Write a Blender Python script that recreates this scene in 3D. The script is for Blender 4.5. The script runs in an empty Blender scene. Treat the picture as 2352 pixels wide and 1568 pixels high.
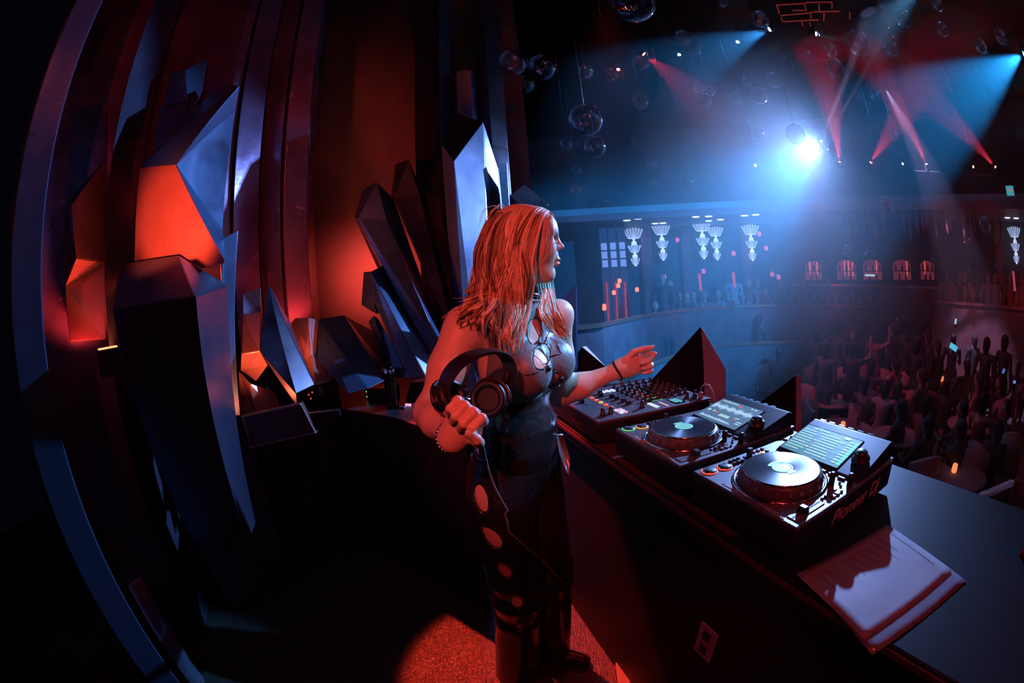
import bpy, bmesh, math, random
import numpy as np
from mathutils import Vector, Matrix

# ---------------------------------------------------------------- camera, world, big lights, exposure
sc = bpy.context.scene
COL = sc.collection
rng = random.Random(7)
CAMZ = 1.50
PITCH, ROLL, FPX = math.radians(7.0), math.radians(-4.0), 1000.0
IW, IH = 2352, 1568

cd = bpy.data.cameras.new('camera')
cam = bpy.data.objects.new('camera', cd)
COL.objects.link(cam)
sc.camera = cam
cd.type = 'PANO'                      # the photograph is a full-frame 15 mm fisheye
for holder in (cd, getattr(cd, 'cycles', None)):
    if holder is None:
        continue
    for key, val in (('panorama_type', 'FISHEYE_EQUISOLID'), ('fisheye_lens', FPX * 36.0 / IW), ('fisheye_fov', math.radians(230))):
        try:
            setattr(holder, key, val)
        except Exception:
            pass
cd.sensor_fit = 'HORIZONTAL'
cd.sensor_width, cd.sensor_height = 36.0, 24.0
cd.clip_start, cd.clip_end = 0.02, 200


def _pitch(v):
    x, y, z = v
    c, s = math.cos(-PITCH), math.sin(-PITCH)
    return Vector((x, y * c - z * s, y * s + z * c))


_c, _s = math.cos(ROLL), math.sin(ROLL)
_r, _u, _f = _pitch((_c, 0, _s)), _pitch((-_s, 0, _c)), _pitch((0, 1, 0))
cam.matrix_world = Matrix(((_r.x, _u.x, -_f.x, 0), (_r.y, _u.y, -_f.y, 0), (_r.z, _u.z, -_f.z, CAMZ), (0, 0, 0, 1)))

sc.view_settings.view_transform = 'Standard'
try:
    sc.view_settings.look = 'None'
except Exception:
    pass
sc.view_settings.gamma = 1.0
sc.view_settings.exposure = 0.0
sc.view_settings.use_curve_mapping = False
sc.cycles.max_bounces = 6
sc.cycles.diffuse_bounces = 2
sc.cycles.glossy_bounces = 3
sc.cycles.transmission_bounces = 4
sc.cycles.transparent_max_bounces = 12
sc.cycles.volume_bounces = 0
sc.cycles.sample_clamp_indirect = 10.0
sc.cycles.caustics_reflective = False
sc.cycles.caustics_refractive = False
sc.cycles.use_adaptive_sampling = True
sc.cycles.adaptive_threshold = .015
sc.cycles.use_denoising = True
try:
    sc.cycles.denoiser = 'OPENIMAGEDENOISE'
except Exception:
    pass

world = bpy.data.worlds.new('club_dark')
sc.world = world
world.use_nodes = True
world.node_tree.nodes['Background'].inputs[0].default_value = (0.10, 0.12, 0.35, 1)
world.node_tree.nodes['Background'].inputs[1].default_value = 0.006


def ray(px, py):
    """direction from the camera through a photograph pixel (equisolid fisheye)"""
    u, v = px - IW / 2, IH / 2 - py
    r = math.hypot(u, v) or 1e-9
    th = 2 * math.asin(min(1, r / (2 * FPX)))
    k = math.sin(th) / r
    x, y, z = u * k, math.cos(th), v * k
    return _pitch((x * _c - z * _s, y, x * _s + z * _c))


def P(px, py, r):
    """world point at horizontal distance r"""
    d = ray(px, py)
    return Vector((0, 0, CAMZ)) + d * (r / math.hypot(d.x, d.y))


def PZ(px, py, z):
    """world point on the level z"""
    d = ray(px, py)
    return Vector((0, 0, CAMZ)) + d * ((z - CAMZ) / d.z)


def lamp(name, kind, loc, color, power, aim=None, cone=40, blend=.4, radius=.05, size=None):
    ld = bpy.data.lights.new(name, kind)
    ld.color = color
    ld.energy = power
    if kind == 'SPOT':
        ld.spot_size = math.radians(cone)
        ld.spot_blend = blend
    if kind in ('SPOT', 'POINT'):
        ld.shadow_soft_size = radius
    if kind == 'AREA':
        ld.size = size or .3
    o = bpy.data.objects.new(name, ld)
    COL.objects.link(o)
    o.location = loc
    if aim is not None:
        o.rotation_euler = (Vector(aim) - Vector(loc)).to_track_quat('-Z', 'Y').to_euler()
    return o


BLUE, RED, ORANGE = (.10, .34, 1.0), (1.0, .045, .035), (1.0, .14, .05)
KEY = P(1870, 335, 8.6)                                   # the big moving head over the dance floor
lamp('key_blue_spot', 'SPOT', KEY, (.24, .42, 1.0), 7600, aim=(-.45, 1.35, 1.15), cone=30, blend=.5, radius=.07)
lamp('dance_floor_spot', 'SPOT', KEY, (.02, .33, 1.0), 6000, aim=P(1570, 610, 6.5), cone=58, blend=.9, radius=.07)
lamp('red_wash_spot', 'SPOT', (-.38, -1.2, 2.55), (1., .10, .08), 165, aim=(.0, 1.15, 1.34), cone=24, blend=.6, radius=.04)
lamp('red_floor_spot', 'SPOT', (-.85, 2.75, 3.6), (1., .04, .02), 2600, aim=(.02, 1.15, .0), cone=17, blend=.25, radius=.03)
lamp('red_fill_spot', 'SPOT', (-.3, -1.5, 3.62), (1., .03, .045), 85, aim=(.66, .85, 1.0), cone=32, blend=.6, radius=.05)
lamp('red_backdrop_spot', 'SPOT', (.9, -1.6, 3.6), (1., .03, .06), 75, aim=(-2.0, 1.5, 2.5), cone=46, blend=.8, radius=.05)
lamp('orange_crystal_spot', 'SPOT', P(205, 560, 1.35), (1., .08, .03), 80, aim=P(435, 500, 1.84), cone=60, blend=.7, radius=.03)
ADDED_SIDE_LAMP = P(2120, -45, 4.6)                           # added blue head, unseen above the frame, to light the DJ chest
lamp('added_blue_side_spot', 'SPOT', ADDED_SIDE_LAMP + (Vector((.08, 1.16, 1.33)) - ADDED_SIDE_LAMP).normalized() * .1, (.14, .50, 1.0), 3000, aim=(.10, 1.18, 1.30), cone=5.6, blend=.7, radius=.05)
# red up-lights that stand between the crystals: they shine upwards, the big one on to the wall
UPLIGHTS = [((262, 830, 1.95), ORANGE, 14, 120), ((200, 850, 2.15), RED, 34, 120), ((600, 955, 1.98), ORANGE, 26, 150), ((722, 900, 2.0), ORANGE, 22, 150),
            ((470, 540, 2.35), RED, 8, 150), ((1075, 345, 3.0), RED, 12, 150), ((690, 765, 2.62), RED, 20, 130)]
for q, c, w, cn in UPLIGHTS:
    p_ = P(*q)
    lamp('crystal_uplight', 'SPOT', p_, c, w, aim=p_ + Vector((0, 0, 1)), cone=cn, blend=.5, radius=.04)
WG = P(890, 650, 3.25)
lamp('wall_glow_spot', 'SPOT', WG, (1., .075, .05), 58, aim=WG + Vector((WG.x - .5, WG.y, .15)), cone=112, blend=.9, radius=.06)


# ---------------------------------------------------------------- helpers: materials
def mat(name, col, rough=.5, metal=0., emit=None, es=0., spec=.5, vary=0., vscale=6., rvar=0., bump=0., bscale=20., crack=0., coat=0., trans=0., ior=1.45, aniso=0., sheen=0.):
    m = bpy.data.materials.new(name)
    m.use_nodes = True
    nt = m.node_tree
    b = nt.nodes['Principled BSDF']
    I = b.inputs
    I['Base Color'].default_value = (*col, 1)
    I['Roughness'].default_value = rough
    I['Metallic'].default_value = metal
    I['Specular IOR Level'].default_value = spec
    I['IOR'].default_value = ior
    if coat:
        I['Coat Weight'].default_value = coat
        I['Coat Roughness'].default_value = .08
    if trans:
        I['Transmission Weight'].default_value = trans
    if aniso:
        I['Anisotropic'].default_value = aniso
    if sheen:
        I['Sheen Weight'].default_value = sheen
    if emit:
        I['Emission Color'].default_value = (*emit, 1)
        I['Emission Strength'].default_value = es
    if vary or rvar or bump or crack:
        tc = nt.nodes.new('ShaderNodeTexCoord')
        nz = nt.nodes.new('ShaderNodeTexNoise')
        nz.inputs['Scale'].default_value = vscale
        nz.inputs['Detail'].default_value = 5
        nt.links.new(tc.outputs['Object'], nz.inputs['Vector'])
        if vary:
            ramp = nt.nodes.new('ShaderNodeValToRGB')
            ramp.color_ramp.elements[0].position = .3
            ramp.color_ramp.elements[1].position = .72
            ramp.color_ramp.elements[0].color = (*[max(0, c * (1 - vary)) for c in col], 1)
            ramp.color_ramp.elements[1].color = (*[min(1, c * (1 + vary)) for c in col], 1)
            nt.links.new(nz.outputs['Fac'], ramp.inputs['Fac'])
            src = ramp.outputs['Color']
            if crack:
                vo = nt.nodes.new('ShaderNodeTexVoronoi')
                vo.feature = 'DISTANCE_TO_EDGE'
                vo.inputs['Scale'].default_value = crack
                mul = nt.nodes.new('ShaderNodeVectorMath')
                mul.operation = 'MULTIPLY_ADD'
                mul.inputs[1].default_value = (.35, .35, .35)
                nt.links.new(nz.outputs['Color'], mul.inputs[0])
                nt.links.new(tc.outputs['Object'], mul.inputs[2])
                nt.links.new(mul.outputs[0], vo.inputs['Vector'])
                lt = nt.nodes.new('ShaderNodeMath')
                lt.operation = 'LESS_THAN'
                lt.inputs[1].default_value = .012
                nt.links.new(vo.outputs['Distance'], lt.inputs[0])
                n2 = nt.nodes.new('ShaderNodeTexNoise')
                n2.inputs['Scale'].default_value = 1.7
                nt.links.new(tc.outputs['Object'], n2.inputs['Vector'])
                gt = nt.nodes.new('ShaderNodeMath')
                gt.operation = 'GREATER_THAN'
                gt.inputs[1].default_value = .55
                nt.links.new(n2.outputs['Fac'], gt.inputs[0])
                mm = nt.nodes.new('ShaderNodeMath')
                mm.operation = 'MULTIPLY'
                nt.links.new(lt.outputs[0], mm.inputs[0])
                nt.links.new(gt.outputs[0], mm.inputs[1])
                mix = nt.nodes.new('ShaderNodeMix')
                mix.data_type = 'RGBA'
                nt.links.new(mm.outputs[0], mix.inputs[0])
                nt.links.new(src, mix.inputs[6])
                mix.inputs[7].default_value = (*[min(1, c * 2.6 + .05) for c in col], 1)
                src = mix.outputs[2]
            nt.links.new(src, I['Base Color'])
        if rvar:
            mr = nt.nodes.new('ShaderNodeMapRange')
            mr.inputs['From Min'].default_value = .3
            mr.inputs['From Max'].default_value = .7
            mr.inputs['To Min'].default_value = max(.03, rough - rvar)
            mr.inputs['To Max'].default_value = min(1, rough + rvar)
            nt.links.new(nz.outputs['Fac'], mr.inputs['Value'])
            nt.links.new(mr.outputs[0], I['Roughness'])
        if bump:
            nb = nt.nodes.new('ShaderNodeTexNoise')
            nb.inputs['Scale'].default_value = bscale
            nb.inputs['Detail'].default_value = 4
            nt.links.new(tc.outputs['Object'], nb.inputs['Vector'])
            bp = nt.nodes.new('ShaderNodeBump')
            bp.inputs['Strength'].default_value = bump
            bp.inputs['Distance'].default_value = .02
            nt.links.new(nb.outputs['Fac'], bp.inputs['Height'])
            nt.links.new(bp.outputs[0], I['Normal'])
    if emit:
        m.cycles.emission_sampling = 'NONE'
    return m


# ---------------------------------------------------------------- helpers: meshes
class MB:
    """collects vertices and faces; build() makes one mesh object"""

    def __init__(self):
        self.v, self.f, self.s = [], [], []

    def add(self, verts, faces, smooth=False, M=None):
        o = len(self.v)
        self.v += [tuple(M @ Vector(p)) if M is not None else tuple(p) for p in verts]
        self.f += [tuple(i + o for i in q) for q in faces]
        self.s += [smooth] * len(faces)
        return self

    def box(self, c, s, M=None, taper=1.):
        x, y, z = c
        a, b, h = s[0] / 2, s[1] / 2, s[2] / 2
        t = taper
        vs = [(x - a, y - b, z - h), (x + a, y - b, z - h), (x + a, y + b, z - h), (x - a, y + b, z - h),
              (x - a * t, y - b * t, z + h), (x + a * t, y - b * t, z + h), (x + a * t, y + b * t, z + h), (x - a * t, y + b * t, z + h)]
        return self.add(vs, [(0, 3, 2, 1), (4, 5, 6, 7), (0, 1, 5, 4), (1, 2, 6, 5), (2, 3, 7, 6), (3, 0, 4, 7)], False, M)

    def lathe(self, prof, n=24, c=(0, 0, 0), M=None, smooth=True, cap=True):
        """prof: list of (radius, z)"""
        vs, fs = [], []
        for r, z in prof:
            for i in range(n):
                a = 2 * math.pi * i / n
                vs.append((c[0] + r * math.cos(a), c[1] + r * math.sin(a), c[2] + z))
        for k in range(len(prof) - 1):
            for i in range(n):
                j = (i + 1) % n
                fs.append((k * n + i, k * n + j, (k + 1) * n + j, (k + 1) * n + i))
        self.add(vs, fs, smooth, M)
        if cap:
            o = len(self.v) - len(vs)
            self.f.append(tuple(o + i for i in range(n))[::-1])
            self.f.append(tuple(o + (len(prof) - 1) * n + i for i in range(n)))
            self.s += [False, False]
        return self

    def prism(self, poly, z0, z1, M=None):
        n = len(poly)
        vs = [(x, y, z0) for x, y in poly] + [(x, y, z1) for x, y in poly]
        fs = [tuple(range(n))[::-1], tuple(range(n, 2 * n))] + [(i, (i + 1) % n, n + (i + 1) % n, n + i) for i in range(n)]
        return self.add(vs, fs, False, M)

    def tube(self, pts, r, n=8, closed=False, smooth=True, flat=1.):
        """r: number or list; sweeps a circle along the points"""
        pts = [Vector(p) for p in pts]
        m = len(pts)
        rr = r if isinstance(r, (list, tuple)) else [r] * m
        vs, fs = [], []
        prev = None
        for i, p in enumerate(pts):
            if closed:
                t = pts[(i + 1) % m] - pts[i - 1]
            else:
                t = pts[min(i + 1, m - 1)] - pts[max(i - 1, 0)]
            t = t.normalized() if t.length > 1e-9 else Vector((0, 0, 1))
            if prev is None:
                a = t.orthogonal().normalized()
            else:
                a = (prev - t * prev.dot(t))
                a = a.normalized() if a.length > 1e-6 else t.orthogonal().normalized()
            prev = a
            b = t.cross(a)
            for k in range(n):
                g = 2 * math.pi * k / n
                vs.append(p + (a * math.cos(g) + b * math.sin(g) * flat) * rr[i])
        for i in range(m if closed else m - 1):
            for k in range(n):
                j, l = (i + 1) % m, (k + 1) % n
                fs.append((i * n + k, i * n + l, j * n + l, j * n + k))
        if not closed:
            fs += [tuple(range(n))[::-1], tuple((m - 1) * n + k for k in range(n))]
        return self.add(vs, fs, smooth)

    def ball(self, c, r, n=12, M=None):
        rx, ry, rz = r if isinstance(r, (tuple, list)) else (r, r, r)
        k = max(6, n // 2)
        vs, fs = [], []
        for i in range(k + 1):
            th = math.pi * i / k
            for j in range(n):
                ph = 2 * math.pi * j / n
                vs.append((c[0] + rx * math.sin(th) * math.cos(ph), c[1] + ry * math.sin(th) * math.sin(ph), c[2] + rz * math.cos(th)))
        for i in range(k):
            for j in range(n):
                l = (j + 1) % n
                fs.append((i * n + j, (i + 1) * n + j, (i + 1) * n + l, i * n + l))
        return self.add(vs, fs, True, M)

    def mesh(self, name, m):
        me = bpy.data.meshes.new(name)
        me.from_pydata([tuple(p) for p in self.v], [], self.f)
        me.polygons.foreach_set('use_smooth', self.s)
        if m is not None:
            me.materials.append(m)
        me.update()
        return me

    def build(self, name, m, parent=None, bevel=0., fix=False):
        me = self.mesh(name, m)
        if fix or bevel:
            bm = bmesh.new()
            bm.from_mesh(me)
            bmesh.ops.remove_doubles(bm, verts=bm.verts, dist=1e-6)
            bmesh.ops.recalc_face_normals(bm, faces=bm.faces)
            bm.to_mesh(me)
            bm.free()
        o = bpy.data.objects.new(name, me)
        COL.objects.link(o)
        if parent is not None:
            o.parent = parent
        if bevel:
            b = o.modifiers.new('bevel', 'BEVEL')
            b.width = bevel
            b.segments = 2
            b.limit_method = 'ANGLE'
            b.angle_limit = math.radians(20)
        return o


def tag(o, label=None, cat=None, group=None, kind=None):
    for k, v in (('label', label), ('category', cat), ('group', group), ('kind', kind)):
        if v:
            o[k] = v
    return o


def thing(name, label, cat, loc=(0, 0, 0), rz=0., group=None):
    o = bpy.data.objects.new(name, None)
    o.empty_display_size = .1
    COL.objects.link(o)
    o.location = loc
    o.rotation_euler = (0, 0, rz)
    return tag(o, label, cat, group)


def copy_tree(o, parent=None):
    c = o.copy()
    COL.objects.link(c)
    if parent is not None:
        c.parent = parent
    for ch in list(o.children):
        copy_tree(ch, c)
    return c


def origin_to(o, p):
    """moves a mesh object's origin to p without moving the mesh"""
    p = Vector(p)
    o.data.transform(Matrix.Translation(-p))
    o.location = p
    return o


def text_mesh(s, size, m, name, parent=None, shear=0., M=None, depth=.0004, align='CENTER', space=1.0):
    cu = bpy.data.curves.new(name, 'FONT')
    cu.body = s
    cu.size = size
    cu.shear = shear
    cu.align_x = align
    cu.extrude = depth
    cu.space_character = space
    cu.resolution_u = 3
    tmp = bpy.data.objects.new(name, cu)
    COL.objects.link(tmp)
    me = bpy.data.meshes.new_from_object(tmp.evaluated_get(bpy.context.evaluated_depsgraph_get()))
    bpy.data.objects.remove(tmp)
    bpy.data.curves.remove(cu)
    me.name = name
    me.materials.clear()
    me.materials.append(m)
    o = bpy.data.objects.new(name, me)
    COL.objects.link(o)
    if parent is not None:
        o.parent = parent
    if M is not None:
        o.matrix_local = M
    return o


# ---------------------------------------------------------------- helpers: smooth solids (blended capsules and ellipsoids, meshed by surface nets)
def cap(a, b, ra, rb=None, k=.02, op='u'):
    return dict(t='cap', a=np.array(a, np.float32), b=np.array(b, np.float32), ra=ra, rb=ra if rb is None else rb, k=k, op=op)


def ell(c, r, rot=None, k=.02, op='u'):
    return dict(t='ell', c=np.array(c, np.float32), r=np.array(r, np.float32), R=None if rot is None else np.array(rot, np.float32), k=k, op=op)


def prim_d(p, X, Y, Z):
    if p['t'] == 'cap':
        a, b = p['a'], p['b']
        ab = b - a
        L = float(ab @ ab) + 1e-9
        t = np.clip(((X - a[0]) * ab[0] + (Y - a[1]) * ab[1] + (Z - a[2]) * ab[2]) / L, 0, 1)
        dx, dy, dz = X - a[0] - t * ab[0], Y - a[1] - t * ab[1], Z - a[2] - t * ab[2]
        return np.sqrt(dx * dx + dy * dy + dz * dz) - (p['ra'] + (p['rb'] - p['ra']) * t)
    c, r = p['c'], p['r']
    x, y, z = X - c[0], Y - c[1], Z - c[2]
    if p['R'] is not None:
        R = p['R']
        x, y, z = R[0, 0] * x + R[1, 0] * y + R[2, 0] * z, R[0, 1] * x + R[1, 1] * y + R[2, 1] * z, R[0, 2] * x + R[1, 2] * y + R[2, 2] * z
    k0 = np.sqrt((x / r[0]) ** 2 + (y / r[1]) ** 2 + (z / r[2]) ** 2)
    k1 = np.sqrt((x / r[0] ** 2) ** 2 + (y / r[1] ** 2) ** 2 + (z / r[2] ** 2) ** 2) + 1e-9
    return k0 * (k0 - 1) / k1


def field(prims, lo, hi, res):
    lo, hi = np.array(lo, np.float32), np.array(hi, np.float32)
    n = np.ceil((hi - lo) / res).astype(int) + 1
    ax = [lo[i] + np.arange(n[i], dtype=np.float32) * res for i in range(3)]
    D = np.full(n, .5, np.float32)
    for p in prims:
        if p['t'] == 'cap':
            m = max(p['ra'], p['rb'])
            l, h = np.minimum(p['a'], p['b']) - m, np.maximum(p['a'], p['b']) + m
        else:
            m = float(p['r'].max())
            l, h = p['c'] - (m if p['R'] is not None else p['r']), p['c'] + (m if p['R'] is not None else p['r'])
        mar = p['k'] + 4 * res
        i0 = np.clip(np.floor((l - mar - lo) / res).astype(int), 0, n)
        i1 = np.clip(np.ceil((h + mar - lo) / res).astype(int) + 1, 0, n)
        if (i1 <= i0).any():
            continue
        sl = tuple(slice(a, b) for a, b in zip(i0, i1))
        d = prim_d(p, ax[0][sl[0]][:, None, None], ax[1][sl[1]][None, :, None], ax[2][sl[2]][None, None, :])
        E, k = D[sl], p['k']
        if p['op'] == 'u':
            h_ = np.clip(.5 + .5 * (d - E) / k, 0, 1)
            D[sl] = E * h_ + d * (1 - h_) - k * h_ * (1 - h_)
        else:
            h_ = np.clip(.5 - .5 * (d + E) / k, 0, 1)
            D[sl] = E * (1 - h_) - d * h_ + k * h_ * (1 - h_)
    return D, ax


def surface_nets(D, ax):
    n = np.array(D.shape)
    S = D < 0
    cell = np.zeros(n - 1, np.int8)
    off = [(i, j, k) for i in (0, 1) for j in (0, 1) for k in (0, 1)]

    def sub(A, o):
        return A[o[0]:n[0] - 1 + o[0], o[1]:n[1] - 1 + o[1], o[2]:n[2] - 1 + o[2]]
    for o in off:
        cell += sub(S, o)
    act = (cell > 0) & (cell < 8)
    ci = np.argwhere(act)
    if len(ci) == 0:
        return np.zeros((0, 3)), np.zeros((0, 4), int)
    idx = np.full(n - 1, -1, np.int64)
    idx[act] = np.arange(len(ci))
    corner = np.stack([D[ci[:, 0] + o[0], ci[:, 1] + o[1], ci[:, 2] + o[2]] for o in off], 1)
    acc, cnt = np.zeros((len(ci), 3)), np.zeros(len(ci))
    for a in range(8):
        for b in range(a + 1, 8):
            df = [off[b][q] - off[a][q] for q in range(3)]
            if sum(abs(q) for q in df) != 1:
                continue
            da, db = corner[:, a], corner[:, b]
            mk = (da < 0) != (db < 0)
            t = np.where(mk, da / np.where(mk, da - db, 1), 0)
            for q in range(3):
                acc[:, q] += np.where(mk, off[a][q] + t * df[q], 0)
            cnt += mk
    v = ci + acc / cnt[:, None]
    res = ax[0][1] - ax[0][0]
    V = v * res + np.array([ax[0][0], ax[1][0], ax[2][0]])
    Q = []
    for q in range(3):
        u, w = [(1, 2), (2, 0), (0, 1)][q]
        A = [slice(None)] * 3
        B = [slice(None)] * 3
        A[q], B[q] = slice(0, n[q] - 1), slice(1, n[q])
        for r_ in (u, w):
            A[r_] = B[r_] = slice(1, n[r_] - 1)
        s0, s1 = S[tuple(A)], S[tuple(B)]
        for flip, mk in ((False, s0 & ~s1), (True, ~s0 & s1)):
            e = np.argwhere(mk)
            if not len(e):
                continue
            e[:, u] += 1
            e[:, w] += 1
            q4 = []
            for du, dw in ((-1, -1), (0, -1), (0, 0), (-1, 0)):
                c = e.copy()
                c[:, u] += du
                c[:, w] += dw
                q4.append(idx[c[:, 0], c[:, 1], c[:, 2]])
            q4 = np.stack(q4, 1)
            Q.append(q4[:, ::-1] if flip else q4)
    return V, np.concatenate(Q)


def relax(V, Q, it=2, lam=.5):
    for _ in range(it):
        acc, cnt = np.zeros_like(V), np.zeros(len(V))
        for a in range(4):
            b = (a + 1) % 4
            np.add.at(acc, Q[:, a], V[Q[:, b]])
            np.add.at(acc, Q[:, b], V[Q[:, a]])
            np.add.at(cnt, Q[:, a], 1)
            np.add.at(cnt, Q[:, b], 1)
        V = V * (1 - lam) + lam * acc / np.maximum(cnt, 1)[:, None]
    return V


def np_mesh(name, V, Q, m, smooth=True):
    me = bpy.data.meshes.new(name)
    me.vertices.add(len(V))
    me.vertices.foreach_set('co', np.asarray(V, np.float32).ravel())
    me.loops.add(len(Q) * 4)
    me.loops.foreach_set('vertex_index', np.asarray(Q, np.int32).ravel())
    me.polygons.add(len(Q))
    me.polygons.foreach_set('loop_start', np.arange(0, len(Q) * 4, 4, dtype=np.int32))
    try:
        me.polygons.foreach_set('loop_total', np.full(len(Q), 4, np.int32))
    except Exception:
        pass
    me.polygons.foreach_set('use_smooth', np.full(len(Q), smooth))
    me.update(calc_edges=True)
    me.validate()
    if m is not None:
        me.materials.append(m)
    return me


def obj_of(name, me, parent=None):
    o = bpy.data.objects.new(name, me)
    COL.objects.link(o)
    if parent is not None:
        o.parent = parent
    return o

# ---------------------------------------------------------------- the setting: stage floor, backdrop wall
E2 = Vector((math.sin(math.radians(75)), math.cos(math.radians(75)), 0))     # from the DJ to the audience
E1 = Vector((E2.y, -E2.x, 0))                                                # to the DJ's right, along the desk
DESKROT = math.atan2(E1.y, E1.x)


def UV(u, v, z=0.):
    return E1 * u + E2 * v + Vector((0, 0, z))


m_floor = mat('stage_floor_boards', (.020, .018, .018), .26, vary=.35, vscale=3, spec=.9)
_nt = m_floor.node_tree
_tc = _nt.nodes.new('ShaderNodeTexCoord')
_bp = None
for _sc, _rot, _w in (((9, 260, 1), .35, .9), ((240, 7, 1), .2, .8), ((120, 120, 1), 0, .9)):       # scuffs: two directions of fine scratches and grit
    _mp = _nt.nodes.new('ShaderNodeMapping')
    _mp.inputs['Scale'].default_value = _sc
    _mp.inputs['Rotation'].default_value = (0, 0, _rot)
    _nz = _nt.nodes.new('ShaderNodeTexNoise')
    _nz.inputs['Scale'].default_value = 1.
    _nz.inputs['Detail'].default_value = 3
    _nt.links.new(_tc.outputs['Object'], _mp.inputs['Vector'])
    _nt.links.new(_mp.outputs[0], _nz.inputs['Vector'])
    _b = _nt.nodes.new('ShaderNodeBump')
    _b.inputs['Strength'].default_value = _w
    _b.inputs['Distance'].default_value = .004
    _nt.links.new(_nz.outputs['Fac'], _b.inputs['Height'])
    if _bp is not None:
        _nt.links.new(_bp.outputs[0], _b.inputs['Normal'])
    _bp = _b
_nt.links.new(_bp.outputs[0], _nt.nodes['Principled BSDF'].inputs['Normal'])
m_wall = mat('backdrop_plaster', (.16, .13, .14), .62, vary=.12, vscale=3, bump=.1, bscale=6)
m_black = mat('matt_black', (.012, .012, .014), .6)
m_panel = mat('cracked_mirror_panel', (.12, .09, .17), .30, metal=.35, vary=.22, vscale=2.5, rvar=.10, bump=.10, bscale=4, crack=2.2, spec=.6)
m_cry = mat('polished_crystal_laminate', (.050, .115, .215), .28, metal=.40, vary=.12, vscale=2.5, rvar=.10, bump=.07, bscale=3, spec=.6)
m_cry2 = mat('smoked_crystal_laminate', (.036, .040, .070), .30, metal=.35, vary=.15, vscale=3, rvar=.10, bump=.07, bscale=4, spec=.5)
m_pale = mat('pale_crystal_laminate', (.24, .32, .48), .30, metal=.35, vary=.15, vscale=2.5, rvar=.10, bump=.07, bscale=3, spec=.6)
m_orange_lit = mat('orange_lit_crystal_laminate', (.22, .13, .13), .30, metal=.2, vary=.2, vscale=4, rvar=.12, bump=.10, bscale=6, spec=.6)  # orange lamp light on these facets is put into the colour
m_mirr = mat('purple_mirror_panel', (.11, .08, .17), .20, metal=.5, vary=.2, vscale=2.5, rvar=.08, bump=.14, bscale=5, crack=2.2, spec=.7)
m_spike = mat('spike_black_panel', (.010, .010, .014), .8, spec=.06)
m_spedge = mat('spike_lit_edge', (.55, .42, .52), .55)  # thin side faces lit pink; that light is put into this paler colour

fl = MB()
fl.prism([(-4.6, -2.5), (1.9, -2.5), (1.2, 5.2), (-4.6, 5.2)], -.3, 0)
tag(fl.build('floor', m_floor), 'dark scratched stage floor of the booth', kind='structure')

# curved backdrop wall behind the crystals
wb = MB()
n = 28
arc = []
for i in range(n + 1):
    a = math.radians(-68 + 72 * i / n)
    arc.append((3.75 * math.sin(a), 3.75 * math.cos(a)))
outer = [(x * 1.05, y * 1.05) for x, y in arc]
vs, fs = [], []
for (x, y), (X, Y) in zip(arc, outer):
    vs += [(x, y, 0), (x, y, 6), (X, Y, 6), (X, Y, 0)]
for i in range(n):
    for k in range(4):
        a, b = i * 4 + k, i * 4 + (k + 1) % 4
        fs.append((a, b, b + 4, a + 4))
wb.add(vs, fs, True)
tag(wb.build('wall_back', m_wall, fix=True), 'curved dark wall behind the stage crystals', kind='structure')


def column(name, label, pts, depth, m, z0=0., z1=6., group='tall crystal columns of the backdrop', bevel=.006):
    """upright prism: pts are (px, py, r) spots of its visible vertical edges, left to right"""
    g = [P(*q) for q in pts]
    xy = [(p.x, p.y) for p in g]
    c = Vector((sum(x for x, y in xy) / len(xy), sum(y for x, y in xy) / len(xy), 0)).normalized() * depth
    poly = xy + [(x + c.x, y + c.y) for x, y in reversed(xy)]
    b = MB()
    b.prism(poly, z0, z1)
    o = b.build(name, m, bevel=bevel, fix=True)
    origin_to(o, (xy[0][0], xy[0][1], z0))
    return tag(o, label, 'column', group)


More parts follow.
